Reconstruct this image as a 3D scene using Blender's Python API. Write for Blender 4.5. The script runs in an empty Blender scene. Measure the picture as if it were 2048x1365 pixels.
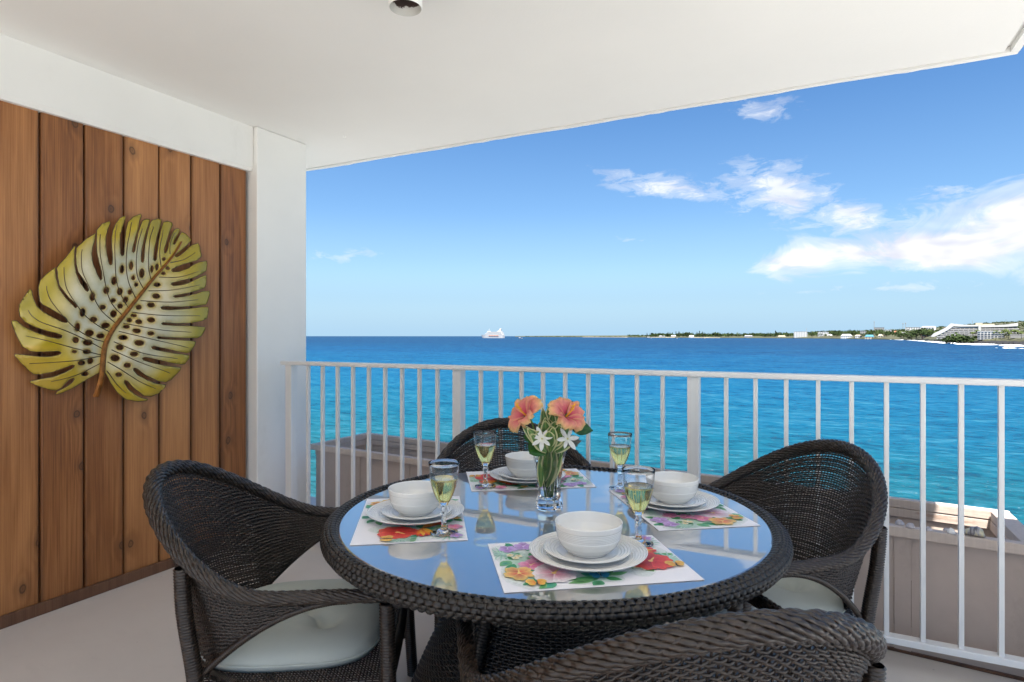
import bpy, bmesh, math, random
import numpy as np
from mathutils import Vector, Matrix, geometry
R = math.radians
random.seed(7); rng = np.random.default_rng(7)
S = bpy.context.scene
COL = S.collection

# ------------------------------------------------------------------ camera
YAW = R(26.8); F = 1215.0; CX = 1024.0; HY = 672.7; EYE = 1.2
SY, CY = math.sin(YAW), math.cos(YAW)
cam = bpy.data.cameras.new('camera'); cam_o = bpy.data.objects.new('camera', cam); COL.objects.link(cam_o)
cam_o.location = (0, 0, EYE); cam_o.rotation_euler = (R(90), 0, YAW)
cam.sensor_width = 36; cam.lens = F / 2048 * 36; cam.shift_y = -(682.5 - HY) / 2048
cam.clip_start = 0.02; cam.clip_end = 60000
S.camera = cam_o

# ------------------------------------------------------------------ sun, sky, exposure
SUN = Vector((0.150, -0.36, 0.92)).normalized()
SUN_E = 5.0; SKY_K = 0.050; EXPOSURE = 1.75; HAZE = (0.130, 0.205, 0.275)
sl = bpy.data.lights.new('sun', 'SUN'); sl.energy = SUN_E; sl.angle = R(0.53); sl.color = (1.0, 0.955, 0.89)
so = bpy.data.objects.new('sun', sl); COL.objects.link(so)
so.rotation_euler = SUN.to_track_quat('Z', 'Y').to_euler(); so.location = (2, -2, 12)
S.view_settings.view_transform = 'Standard'; S.view_settings.look = 'None'
S.view_settings.gamma = 1; S.view_settings.use_curve_mapping = False
S.view_settings.exposure = EXPOSURE
S.render.engine = 'CYCLES'
S.cycles.use_denoising = True
S.cycles.max_bounces = 14; S.cycles.diffuse_bounces = 6; S.cycles.glossy_bounces = 6; S.cycles.transmission_bounces = 14
S.cycles.transparent_max_bounces = 12
S.cycles.caustics_reflective = False; S.cycles.caustics_refractive = True; S.cycles.blur_glossy = 0.6
S.cycles.sample_clamp_indirect = 6

class NT:
    """small node helper"""
    def __init__(s, tree): s.t = tree; s.n = tree.nodes; s.l = tree.links
    def node(s, typ, **kw):
        n = s.n.new(typ)
        for k, v in kw.items():
            if k == 'inp':
                for a, b in v.items():
                    if hasattr(b, 'is_output') or isinstance(b, bpy.types.NodeSocket): s.l.new(b, n.inputs[a])
                    else: n.inputs[a].default_value = b
            else: setattr(n, k, v)
        return n
    def math(s, op, a, b=None, c=None, clamp=False):
        n = s.n.new('ShaderNodeMath'); n.operation = op; n.use_clamp = clamp
        for i, x in enumerate((a, b, c)):
            if x is None: continue
            if isinstance(x, bpy.types.NodeSocket): s.l.new(x, n.inputs[i])
            else: n.inputs[i].default_value = x
        return n.outputs[0]
    def mix(s, f, a, b, typ='MIX'):
        n = s.n.new('ShaderNodeMix'); n.data_type = 'RGBA'; n.blend_type = typ
        for i, x in ((0, f), (6, a), (7, b)):
            if isinstance(x, bpy.types.NodeSocket): s.l.new(x, n.inputs[i])
            elif i == 0: n.inputs[0].default_value = x
            else: n.inputs[i].default_value = (*x[:3], 1)
        return n.outputs[2]
    def ramp(s, f, stops, interp='LINEAR'):
        n = s.n.new('ShaderNodeValToRGB'); e = n.color_ramp.elements; n.color_ramp.interpolation = interp
        while len(e) < len(stops): e.new(0.5)
        for i, (p, c) in enumerate(stops):
            e[i].position = p; e[i].color = (c, c, c, 1) if isinstance(c, (int, float)) else (*c[:3], 1)
        s.l.new(f, n.inputs[0]); return n.outputs[0]
    def noise(s, vec, scale, detail=4, rough=0.5, dist=0.0, dim='3D'):
        n = s.n.new('ShaderNodeTexNoise'); n.noise_dimensions = dim
        if vec is not None: s.l.new(vec, n.inputs['Vector'])
        n.inputs['Scale'].default_value = scale; n.inputs['Detail'].default_value = detail
        n.inputs['Roughness'].default_value = rough; n.inputs['Distortion'].default_value = dist
        return n.outputs[0]
    def mapping(s, vec, scale=(1, 1, 1), loc=(0, 0, 0), rot=(0, 0, 0)):
        n = s.n.new('ShaderNodeMapping'); s.l.new(vec, n.inputs[0])
        for i, v in ((1, loc), (2, rot), (3, scale)):
            if isinstance(v, bpy.types.NodeSocket): s.l.new(v, n.inputs[i])
            else: n.inputs[i].default_value = v
        return n.outputs[0]

w = bpy.data.worlds.new('World'); S.world = w; w.use_nodes = True
W = NT(w.node_tree); W.n.clear()
sky = W.node('ShaderNodeTexSky'); sky.sky_type = 'NISHITA'; sky.sun_disc = False
sky.sun_elevation = math.asin(SUN.z); sky.sun_rotation = math.atan2(SUN.x, SUN.y)
sky.altitude = 0; sky.air_density = 1.0; sky.dust_density = 0.25; sky.ozone_density = 2.5
gen = W.node('ShaderNodeTexCoord').outputs['Generated']
sx = W.node('ShaderNodeSeparateXYZ', inp={0: gen})
az = W.math('ARCTAN2', sx.outputs[0], sx.outputs[1]); el = W.math('ARCSINE', sx.outputs[2])
azd = W.math('MULTIPLY', az, 57.2958); eld = W.math('MULTIPLY', el, 57.2958)
vec = W.node('ShaderNodeCombineXYZ', inp={0: azd, 1: W.math('MULTIPLY', eld, 1.9), 2: 0.0}).outputs[0]
nz = W.noise(vec, 0.16, 6, 0.62, 0.5, '2D')
nf = W.noise(W.mapping(vec, (1, 1.5, 1), (31, 7, 0), (0, 0, R(-22))), 0.35, 5, 0.65, 0.3, '2D')
av = W.node('ShaderNodeCombineXYZ', inp={0: azd, 1: eld, 2: 0.0}).outputs[0]
def blob(a, e, sa, se, amp, tilt=0.0):
    th = math.atan(tilt); c, s_ = math.cos(th), math.sin(th)          # rotate and scale about the blob centre in one mapping node
    m_ = W.node('ShaderNodeMapping', vector_type='TEXTURE', inp={0: av, 1: (a, e, 0), 2: (0, 0, th), 3: (sa * 1.5, se * 1.5, 1)})
    ln = W.node('ShaderNodeVectorMath', operation='LENGTH', inp={0: m_.outputs[0]}).outputs['Value']
    return W.math('MULTIPLY_ADD', ln, -amp, amp * 1.08)
def summax(l):
    o = l[0]
    for x in l[1:]: o = W.math('MAXIMUM', o, x)
    return o
# thick cumulus bank (and further banks along the rest of the horizon) and thin wisps
thick = summax([blob(7.0, 6.9, 9.5, 1.8, 1.3, 0.03), blob(14.5, 8.4, 8.5, 2.7, 1.35, 0.1), blob(-1.0, 6.3, 4.6, 1.4, 1.1, -0.03),
                blob(4.6, 4.25, 1.3, 0.5, 0.62), blob(8.0, 4.3, 1.0, 0.35, 0.55), blob(14.4, 4.6, 1.6, 0.8, 0.7),
                blob(70, 9.0, 30, 3.5, 1.0), blob(150, 10, 30, 4, 1.0), blob(-130, 9, 35, 4, 1.0)])
thin = summax([blob(-12.4, 13.4, 6.4, 1.15, 0.9, -0.19), blob(-3.0, 12.2, 4.6, 2.4, 0.95, -0.36), blob(2.5, 9.4, 5.5, 1.7, 0.85, -0.25), blob(-4.5, 19.2, 3.2, 1.2, 0.68, -0.1),
               blob(-15, 8.8, 3.0, 0.4, 0.5, -0.1), blob(-43.0, 7.2, 5.0, 0.7, 0.50, 0.10), blob(9, 10.8, 3, .7, .6), blob(5, 3.8, 8, 0.45, 0.55),
               blob(70, 22, 30, 5, 0.7), blob(-110, 24, 30, 5, 0.7)])
d1 = W.math('ADD', thick, W.math('MULTIPLY', W.math('SUBTRACT', nz, 0.5), 1.75))
m1 = W.ramp(d1, [(0.28, 0.0), (0.62, 0.40), (1.05, 1.0)], 'EASE')
d2 = W.math('ADD', thin, W.math('MULTIPLY', W.math('SUBTRACT', nf, 0.5), 1.5))
m2 = W.ramp(d2, [(0.34, 0.0), (0.62, 0.28), (1.05, 0.8)], 'EASE')
m2 = W.math('MULTIPLY', m2, W.math('MINIMUM', W.math('MULTIPLY', thin, 2.2), 1.0))
m1 = W.math('MULTIPLY', m1, W.math('MINIMUM', W.math('MULTIPLY', thick, 3.0), 1.0))
dens = W.math('MAXIMUM', m1, m2)
CLOUD = 1.0
shade = W.ramp(W.noise(W.mapping(vec, (1, 1.4, 1), (3, 9, 0)), 0.22, 2, 0.6, 0.0, '2D'), [(0.35, (0.74, 0.76, 0.86)), (0.6, (1.0, 1.0, 1.0))])
hs = W.node('ShaderNodeHueSaturation', inp={'Saturation': 1.22, 'Value': 1.0, 'Color': sky.outputs[0]})
skyc = W.mix(1.0, hs.outputs[0], (0.92, 0.98, 1.06), 'MULTIPLY')
# sea haze: the air pales to light blue towards the horizon, all the way round
hz = W.ramp(W.math('DIVIDE', eld, 40.0, clamp=True), [(0.0, 0.95), (0.08, 0.80), (0.17, 0.40), (0.30, 0.12), (0.6, 0.0)], 'EASE')
skyc = W.mix(hz, skyc, tuple(x / SKY_K for x in HAZE))
cl = W.node('ShaderNodeVectorMath', operation='SCALE', inp={0: shade}); cl.inputs['Scale'].default_value = 0.34 / SKY_K
fin = W.mix(dens, skyc, cl.outputs[0])
bg = W.node('ShaderNodeBackground', inp={0: fin, 1: SKY_K})
W.l.new(bg.outputs[0], W.node('ShaderNodeOutputWorld').inputs[0])
w.cycles.sampling_method = 'MANUAL'; w.cycles.sample_map_resolution = 512

# ------------------------------------------------------------------ helpers
def ray(px, py):
    u = (px - CX) / F; v = (py - HY) / F
    return np.array((CY * u - SY, SY * u + CY, -v))
def on_x(px, py, X): r = ray(px, py); t = X / r[0]; return np.array((0, 0, EYE)) + r * t
def on_z(px, py, z): r = ray(px, py); t = (z - EYE) / r[2]; return np.array((0, 0, EYE)) + r * t
def at_depth(px, py, d): return np.array((0, 0, EYE)) + ray(px, py) * d

def mesh_obj(name, V, Fc, mat=None, parent=None, smooth=False, cols=None):
    me = bpy.data.meshes.new(name)
    if isinstance(Fc, np.ndarray):
        V = np.asarray(V, dtype=np.float32); k = Fc.shape[1]
        me.vertices.add(len(V)); me.vertices.foreach_set('co', V.ravel())
        me.loops.add(Fc.size); me.loops.foreach_set('vertex_index', Fc.astype(np.int32).ravel())
        me.polygons.add(len(Fc)); me.polygons.foreach_set('loop_start', np.arange(0, Fc.size, k, dtype=np.int32))
        me.update(calc_edges=True); me.validate()
    else:
        me.from_pydata([tuple(map(float, v)) for v in V], [], Fc); me.update()
    if smooth: me.polygons.foreach_set('use_smooth', [True] * len(me.polygons))
    if cols is not None:
        ca = me.color_attributes.new('Col', 'FLOAT_COLOR', 'POINT')
        c = np.ones((len(V), 4), np.float32); c[:, :3] = np.asarray(cols)[:, :3]; ca.data.foreach_set('color', c.ravel())
    if mat is not None: me.materials.append(mat)
    return link(name, me, parent)
def link(name, me, parent=None):
    o = bpy.data.objects.new(name, me); COL.objects.link(o)
    if parent is not None: o.parent = parent
    return o
def tag(o, label=None, cat=None, group=None, kind=None):
    if label: o['label'] = label
    if cat: o['category'] = cat
    if group: o['group'] = group
    if kind: o['kind'] = kind
    return o
def thing(name, label, cat, loc=(0, 0, 0), rz=0.0, group=None):
    o = bpy.data.objects.new(name, None); COL.objects.link(o); o.empty_display_size = 0.1
    o.location = loc; o.rotation_euler = (0, 0, rz)
    return tag(o, label, cat, group)
def copy_tree(o, parent=None):
    c = o.copy(); COL.objects.link(c); c.parent = parent
    for ch in list(o.children): copy_tree(ch, c)
    return c

class MB:
    def __init__(s): s.v = []; s.f = []; s.c = []
    def add(s, V, Fc, col=None):
        b = len(s.v); s.v += [tuple(map(float, p)) for p in V]; s.f += [tuple(i + b for i in f) for f in Fc]
        if col is not None:
            col = np.asarray(col, float)
            s.c += [tuple(col)] * len(V) if col.ndim == 1 else [tuple(c) for c in col]
        return s
    def box(s, a, b, bev=0.0):
        x0, y0, z0 = a; x1, y1, z1 = b
        if bev <= 0:
            V = [(x0,y0,z0),(x1,y0,z0),(x1,y1,z0),(x0,y1,z0),(x0,y0,z1),(x1,y0,z1),(x1,y1,z1),(x0,y1,z1)]
            return s.add(V, [(3,2,1,0),(4,5,6,7),(0,1,5,4),(1,2,6,5),(2,3,7,6),(3,0,4,7)])
        bm = bmesh.new(); bmesh.ops.create_cube(bm, size=1)
        for v in bm.verts: v.co = Vector(((x0+x1)/2 + v.co.x*(x1-x0), (y0+y1)/2 + v.co.y*(y1-y0), (z0+z1)/2 + v.co.z*(z1-z0)))
        bmesh.ops.bevel(bm, geom=list(bm.edges), offset=bev, segments=2, affect='EDGES', profile=0.5)
        bm.verts.index_update(); s.add([v.co[:] for v in bm.verts], [[v.index for v in f.verts] for f in bm.faces]); bm.free(); return s
    def hexa(s, P):
        """8 corners: bottom 4 ccw, top 4 ccw"""
        return s.add(P, [(3,2,1,0),(4,5,6,7),(0,1,5,4),(1,2,6,5),(2,3,7,6),(3,0,4,7)])
    def lathe(s, prof, n=32, cx=0, cy=0, mod=None, closed=False):
        V = []; Fc = []; m = len(prof)
        for i in range(n):
            a = 2 * math.pi * i / n
            for j, (r, z) in enumerate(prof):
                k = mod(a, j, z) if mod else 1.0
                V.append((cx + r * k * math.cos(a), cy + r * k * math.sin(a), z))
        for i in range(n):
            for j in range(m - 1):
                a, b = i * m + j, ((i + 1) % n) * m + j
                Fc.append((a, b, b + 1, a + 1))
        return s.add(V, Fc)
    def tube(s, pts, rad, n=8, caps=True, flat=None):
        P = np.asarray(pts, float); m = len(P); rad = np.broadcast_to(np.asarray(rad, float), (m,))
        V, Q = tube_np(P[None], rad[None], n)
        b = len(s.v); s.add(V, [tuple(q) for q in Q])
        if caps:
            s.f.append(tuple(b + k for k in range(n))[::-1]); s.f.append(tuple(b + (m - 1) * n + k for k in range(n)))
        return s
    def build(s, name, mat, parent=None, smooth=False):
        return mesh_obj(name, s.v, s.f, mat, parent, smooth, s.c if s.c and len(s.c) == len(s.v) else None)

def tube_np(P, rad, n=6, N=None, flat=1.0, closed=False):
    """P (T,M,3) polylines -> verts, quads.  N optional (T,M,3) outward normals, flat = thickness ratio along the normal"""
    P = np.asarray(P, float); T, M, _ = P.shape
    if closed: tg = np.roll(P, -1, 1) - np.roll(P, 1, 1)
    else: tg = np.gradient(P, axis=1)
    tg /= np.linalg.norm(tg, axis=2, keepdims=True) + 1e-12
    if N is None:
        ref = np.where(np.abs(tg[:, :1, 2:3]) > 0.9, np.array([[[1., 0, 0]]]), np.array([[[0, 0, 1.]]]))
        N = np.repeat(ref, M, 1)
        # parallel transport for long curls
        nn = np.empty_like(P); cur = ref[:, 0]
        for j in range(M):
            cur = cur - (cur * tg[:, j]).sum(1, keepdims=True) * tg[:, j]; cur /= np.linalg.norm(cur, axis=1, keepdims=True) + 1e-12
            nn[:, j] = cur
        N = nn
    B = np.cross(tg, N); B /= np.linalg.norm(B, axis=2, keepdims=True) + 1e-12
    N = np.cross(B, tg)
    a = np.arange(n) * 2 * np.pi / n
    rad = np.broadcast_to(np.asarray(rad, float), (T, M))[..., None, None]
    V = P[:, :, None] + rad * (np.cos(a)[None, None, :, None] * N[:, :, None] * flat + np.sin(a)[None, None, :, None] * B[:, :, None])
    mm = M if closed else M - 1
    t, j, k = np.meshgrid(np.arange(T), np.arange(mm), np.arange(n), indexing='ij')
    j2 = (j + 1) % M; k2 = (k + 1) % n
    q = np.stack([(t * M + j) * n + k, (t * M + j) * n + k2, (t * M + j2) * n + k2, (t * M + j2) * n + k], -1).reshape(-1, 4)
    return V.reshape(-1, 3), q
class NB:
    """numpy quad collector"""
    def __init__(s): s.V = []; s.Q = []; s.n = 0
    def add(s, V, Q): s.V.append(V); s.Q.append(Q + s.n); s.n += len(V)
    def tube(s, P, rad, n=6, N=None, flat=1.0, closed=False):
        P = np.asarray(P, float)
        if P.ndim == 2: P = P[None]; N = None if N is None else np.asarray(N)[None]
        s.add(*tube_np(P, rad, n, N, flat, closed))
    def build(s, name, mat, parent=None, smooth=True): return mesh_obj(name, np.concatenate(s.V), np.concatenate(s.Q), mat, parent, smooth)
def catmull(pts, n):
    P = np.asarray(pts, float); P = np.vstack([2 * P[0] - P[1], P, 2 * P[-1] - P[-2]]); m = len(P) - 3
    out = []
    for t in np.linspace(0, m - 1e-9, n):
        i = int(t); f = t - i; a, b, c, d = P[i:i + 4]
        out.append(0.5 * (2 * b + (c - a) * f + (2 * a - 5 * b + 4 * c - d) * f * f + (3 * b - a - 3 * c + d) * f ** 3))
    return np.array(out)
def resample(P, n):
    P = np.asarray(P, float); d = np.r_[0, np.cumsum(np.linalg.norm(np.diff(P, axis=0), axis=1))]
    t = np.linspace(0, d[-1], n); return np.stack([np.interp(t, d, P[:, k]) for k in range(P.shape[1])], 1)
def wrapped_pole(nb, ctrl, r, pitch=0.0075, n=10, amp=0.09):
    """a pole wound with cane: ringed tube"""
    P = catmull(ctrl, 60); L = np.linalg.norm(np.diff(P, axis=0), axis=1).sum(); m = max(8, int(L / pitch) * 4)
    P = resample(P, m); k = np.arange(m)
    nb.tube(P, (r * (1 + amp * np.array([-1, .35, 1, .35])[k % 4]))[None], n)

# ------------------------------------------------------------------ materials
def material(name):
    m = bpy.data.materials.new(name); m.use_nodes = True; n = NT(m.node_tree)
    b = m.node_tree.nodes['Principled BSDF']
    return m, n, b
def paint(name, col, rough=0.5, var=0.06, vscale=3.0, bump=0.0, bscale=200.0, spec=0.5, metallic=0.0, dirt=None, dscale=6.0):
    m, n, b = material(name); tc = n.node('ShaderNodeTexCoord').outputs['Object']
    nz = n.noise(tc, vscale, 5, 0.6)
    c = n.mix(n.ramp(nz, [(0.3, 0.0), (0.7, 1.0)]), [x * (1 - var) for x in col], [min(1, x * (1 + var)) for x in col])
    if dirt is not None:
        dz = n.noise(n.mapping(tc, (1, 1, 0.5)), dscale, 8, 0.7)
        c = n.mix(n.ramp(dz, [(0.58, 0.0), (0.75, 0.55)]), c, dirt)
    n.l.new(c, b.inputs['Base Color']); b.inputs['Roughness'].default_value = rough
    b.inputs['Specular IOR Level'].default_value = spec; b.inputs['Metallic'].default_value = metallic
    if bump > 0:
        bp = n.node('ShaderNodeBump', inp={'Strength': bump, 'Distance': 0.002, 'Height': n.noise(tc, bscale, 4, 0.6)}); n.l.new(bp.outputs[0], b.inputs['Normal'])
    return m
def attr_mat(name, rough=0.4, spec=0.5, metallic=0.0, sss=0.0, mottle=0.0, mscale=60, trans=0.0):
    m, n, b = material(name); a = n.node('ShaderNodeVertexColor', layer_name='Col').outputs[0]
    if mottle:
        tc = n.node('ShaderNodeTexCoord').outputs['Object']
        a = n.mix(mottle, a, n.mix(1.0, a, n.ramp(n.noise(tc, mscale, 6, .65), [(.3, .45), (.7, 1.25)]), 'MULTIPLY'))
    n.l.new(a, b.inputs['Base Color']); b.inputs['Roughness'].default_value = rough; b.inputs['Specular IOR Level'].default_value = spec
    b.inputs['Metallic'].default_value = metallic
    if trans:
        tr = n.node('ShaderNodeBsdfTranslucent'); n.l.new(a, tr.inputs[0]); mx = n.node('ShaderNodeMixShader', inp={0: trans, 1: b.outputs[0], 2: tr.outputs[0]})
        n.l.new(mx.outputs[0], m.node_tree.nodes['Material Output'].inputs[0])
    return m
M = {}
M['ceiling'] = paint('ceiling_paint', (0.84, 0.835, 0.81), 0.85, 0.025, 0.9, 0.25, 90)
M['white_wall'] = paint('white_wall_paint', (0.84, 0.83, 0.80), 0.7, 0.03, 1.5, 0.3, 120, dirt=(0.70, 0.69, 0.65), dscale=2.5)
M['rail'] = paint('rail_paint', (0.80, 0.80, 0.79), 0.42, 0.03, 8, 0.08, 300, dirt=(0.68, 0.66, 0.62), dscale=9)
M['cloth'] = paint('cushion_cloth', (0.46, 0.495, 0.465), 0.9, 0.05, 6, 0.5, 900, spec=0.2)
M['ceramic'] = paint('white_ceramic', (0.78, 0.775, 0.745), 0.12, 0.015, 12, spec=0.6)
M['mat_paper'] = paint('placemat_vinyl', (0.88, 0.87, 0.90), 0.45, 0.02, 14, 0.05, 400)
M['dark_metal'] = paint('dark_metal', (0.02, 0.02, 0.021), 0.45, 0.1, 30)
# floor
m, n, b = material('painted_concrete'); M['floor'] = m
tc = n.node('ShaderNodeTexCoord').outputs['Object']
a = n.noise(tc, 1.3, 6, 0.6); b2 = n.noise(n.mapping(tc, (1, 3, 1), rot=(0, 0, 0.5)), 5, 8, 0.72); sp = n.noise(tc, 260, 3, 0.6)
c = n.mix(n.ramp(a, [(0.3, 0.0), (0.7, 1.0)]), (0.60, 0.55, 0.495), (0.67, 0.62, 0.56))
c = n.mix(n.ramp(b2, [(0.56, 0.0), (0.85, 0.45)]), c, (0.52, 0.47, 0.42))
vo = n.node('ShaderNodeTexVoronoi'); vo.inputs['Scale'].default_value = 9; n.l.new(tc, vo.inputs[0])
c = n.mix(n.ramp(vo.outputs[0], [(0.0, 1.0), (0.035, 0.0)]), c, (0.25, 0.21, 0.18))
n.l.new(c, b.inputs['Base Color']); b.inputs['Roughness'].default_value = 0.6
hb = n.math('ADD', n.math('MULTIPLY', sp, 0.5), n.math('MULTIPLY', b2, 1.0))
n.l.new(n.node('ShaderNodeBump', inp={'Strength': 0.35, 'Distance': 0.002, 'Height': hb}).outputs[0], b.inputs['Normal'])
# wood planks
def wood(name, dark, mid, light, rough=0.42, horizontal=False, knots=True):
    m, n, b = material(name); tc = n.node('ShaderNodeTexCoord').outputs['Object']
    oi = n.node('ShaderNodeObjectInfo').outputs['Random']
    off = n.node('ShaderNodeCombineXYZ', inp={0: n.math('MULTIPLY', oi, 37.0), 1: n.math('MULTIPLY', oi, 91.0), 2: n.math('MULTIPLY', oi, 53.0)}).outputs[0]
    v = n.node('ShaderNodeVectorMath', operation='ADD', inp={0: tc, 1: off}).outputs[0]
    if knots:
        sv = n.node('ShaderNodeSeparateXYZ', inp={0: v}); kv = n.node('ShaderNodeCombineXYZ', inp={0: n.math('MULTIPLY', sv.outputs[1], 5.0), 1: n.math('MULTIPLY', sv.outputs[2], 3.4), 2: 0.0}).outputs[0]; kv = n.node('ShaderNodeVectorMath', operation='ADD', inp={0: kv, 1: n.node('ShaderNodeVectorMath', operation='SCALE', inp={0: n.node('ShaderNodeTexNoise', inp={'Vector': v, 'Scale': 14.0}).outputs[1], 'Scale': 0.09}).outputs[0]}).outputs[0]
        vo = n.node('ShaderNodeTexVoronoi', voronoi_dimensions='2D'); vo.inputs['Scale'].default_value = 1.0; n.l.new(kv, vo.inputs[0])
        ex = n.ramp(n.node('ShaderNodeSeparateColor', inp={0: vo.outputs['Color']}).outputs[0], [(0.50, 0.0), (0.52, 1.0)])
        kd = n.math('ADD', vo.outputs[0], n.math('SUBTRACT', 1.0, ex))
        kn = n.ramp(kd, [(0.0, 0.8), (0.03, 0.55), (0.055, 1.0), (0.075, 0.35), (0.2, 0.0)])
        pull = n.ramp(kd, [(0.0, 1.0), (0.3, 0.0)])
    lo = n.noise(n.mapping(v, (3, 6, 0.5)), 1.0, 3, 0.5)
    st = n.math('ADD', n.math('MULTIPLY', lo, 9.0), n.math('MULTIPLY', n.node('ShaderNodeSeparateXYZ', inp={0: v}).outputs[1], 14.0))
    if knots: st = n.math('ADD', st, n.math('MULTIPLY', pull, 1.2))
    ring = n.math('ADD', n.math('MULTIPLY', n.math('SINE', n.math('MULTIPLY', st, 6.0)), 0.5), 0.5)
    fine = n.noise(n.mapping(v, (60, 230, 2.6)), 1.0, 6, 0.7)
    blotch = n.noise(n.mapping(v, (2, 5, 0.9)), 1.0, 4, 0.6)
    f = n.math('ADD', n.math('ADD', n.math('MULTIPLY', ring, 0.07), n.math('MULTIPLY', fine, 0.60)), n.math('MULTIPLY', blotch, 0.50))
    f = n.math('ADD', f, n.math('MULTIPLY', n.math('SUBTRACT', oi, 0.5), 0.42))
    c = n.ramp(f, [(0.34, dark), (0.57, mid), (0.88, light)])
    if knots:
        c = n.mix(n.math('MULTIPLY', kn, 0.85), c, (0.035, 0.016, 0.008))
        ya = n.math('ADD', n.math('ABSOLUTE', n.node('ShaderNodeSeparateXYZ', inp={0: tc}).outputs[1]), n.math('MULTIPLY', n.math('SUBTRACT', blotch, 0.5), 0.07))
        c = n.mix(n.ramp(ya, [(0.066, 0.0), (0.090, 0.75)]), c, (0.075, 0.024, 0.008))          # stain gathered along the board edges
    n.l.new(c, b.inputs['Base Color']); b.inputs['Roughness'].default_value = rough
    n.l.new(n.node('ShaderNodeBump', inp={'Strength': 0.35, 'Distance': 0.0015, 'Height': n.math('ADD', fine, n.math('MULTIPLY', ring, 0.5))}).outputs[0], b.inputs['Normal'])
    return m
M['cedar'] = wood('cedar', (0.070, 0.022, 0.006), (0.265, 0.098, 0.028), (0.52, 0.235, 0.082))
M['base_wood'] = wood('baseboard_wood', (0.06, 0.025, 0.012), (0.13, 0.058, 0.03), (0.22, 0.11, 0.06), knots=False)
# planter wood
m, n, b = material('painted_planter_wood'); M['planter'] = m
tc = n.node('ShaderNodeTexCoord').outputs['Object']
g = n.noise(n.mapping(tc, (3, 60, 60)), 1.0, 5, 0.6); gv = n.noise(n.mapping(tc, (80, 60, 2.5)), 1.0, 5, 0.6); bl = n.noise(tc, 2.2, 5, 0.6)
c = n.mix(bl, (0.52, 0.425, 0.36), (0.62, 0.52, 0.45)); c = n.mix(n.ramp(gv, [(0.3, 0.5), (0.6, 0.0)]), c, (0.46, 0.37, 0.31))
ch = n.noise(n.mapping(tc, (1.3, 5, 5)), 3, 8, 0.7)
c = n.mix(n.ramp(ch, [(0.62, 0.0), (0.68, 0.6)]), c, (0.34, 0.20, 0.13))
n.l.new(c, b.inputs['Base Color']); b.inputs['Roughness'].default_value = 0.75
n.l.new(n.node('ShaderNodeBump', inp={'Strength': 0.55, 'Distance': 0.004, 'Height': n.math('ADD', g, n.math('MULTIPLY', ch, 0.6))}).outputs[0], b.inputs['Normal'])
M['planter_panel'] = paint('shaded_planter_paint', (0.46, 0.375, 0.325), 0.8, 0.1, 3, 0.5, 40, dirt=(0.31, 0.25, 0.21), dscale=5)  # shade painted into the colour: panels darker than the rim boards
# wicker
m, n, b = material('resin_wicker'); M['wicker'] = m
tc = n.node('ShaderNodeTexCoord').outputs['Object']
c = n.ramp(n.math('ADD', n.math('MULTIPLY', n.noise(tc, 38, 4, 0.6), 0.6), n.math('MULTIPLY', n.noise(tc, 210, 3, 0.6), 0.4)), [(0.3, (0.010, 0.0062, 0.0042)), (0.55, (0.026, 0.0165, 0.0112)), (0.75, (0.058, 0.038, 0.0255))])
n.l.new(c, b.inputs['Base Color']); b.inputs['Roughness'].default_value = 0.33; b.inputs['Specular IOR Level'].default_value = 0.5
m, n, b = material('table_wicker'); M['table_wicker'] = m
tc = n.node('ShaderNodeTexCoord').outputs['Object']
c = n.ramp(n.noise(tc, 30, 4, 0.6), [(0.3, (0.008, 0.0062, 0.0054)), (0.7, (0.019, 0.0155, 0.013))])
n.l.new(c, b.inputs['Base Color']); b.inputs['Roughness'].default_value = 0.38; b.inputs['Specular IOR Level'].default_value = 0.45
# table glass: dark backed, strongly reflecting
m, n, b = material('table_glass'); M['table_glass'] = m
tc = n.node('ShaderNodeTexCoord').outputs['Object']
b.inputs['Base Color'].default_value = (0.045, 0.04, 0.04, 1); b.inputs['IOR'].default_value = 1.9
n.l.new(n.ramp(n.noise(tc, 4, 6, .7), [(0.45, 0.008), (0.8, 0.03)]), b.inputs['Roughness'])
gl = n.node('ShaderNodeBsdfGlossy'); gl.inputs[0].default_value = (1.0, 0.95, 0.86, 1); gl.inputs['Roughness'].default_value = 0.012
lw = n.node('ShaderNodeLayerWeight'); lw.inputs[0].default_value = 0.5
g2 = n.node('ShaderNodeBsdfGlossy', inp={'Color': (0.9, 0.88, 0.85, 1), 'Roughness': 0.34}); gm = n.node('ShaderNodeMixShader', inp={0: 0.36, 1: gl.outputs[0], 2: g2.outputs[0]})
mx = n.node('ShaderNodeMixShader', inp={0: n.ramp(lw.outputs['Facing'], [(0.2, 0.12), (0.72, 0.88)]), 1: b.outputs[0], 2: gm.outputs[0]})
n.l.new(mx.outputs[0], m.node_tree.nodes['Material Output'].inputs[0])
def glassmat(name, col, ior, rough=0.0):
    m, n, b = material(name); b.inputs['Base Color'].default_value = (*col, 1); b.inputs['Transmission Weight'].default_value = 1
    b.inputs['IOR'].default_value = ior; b.inputs['Roughness'].default_value = rough; return m
M['glass'] = glassmat('clear_glass', (0.985, 0.99, 0.99), 1.45)
M['wine'] = glassmat('white_wine', (1.0, 0.86, 0.36), 1.34)
wn_ = NT(M['wine'].node_tree); tl_ = wn_.node('ShaderNodeBsdfTranslucent', inp={'Color': (0.95, 0.72, 0.22, 1)})
wm_ = wn_.node('ShaderNodeMixShader', inp={0: 0.07, 1: M['wine'].node_tree.nodes['Principled BSDF'].outputs[0], 2: tl_.outputs[0]}); wn_.l.new(wm_.outputs[0], M['wine'].node_tree.nodes['Material Output'].inputs[0])
M['water'] = glassmat('vase_water', (0.95, 0.98, 0.97), 1.33)
M['print'] = attr_mat('printed_ink', 0.45, mottle=0.35, mscale=160)
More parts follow.
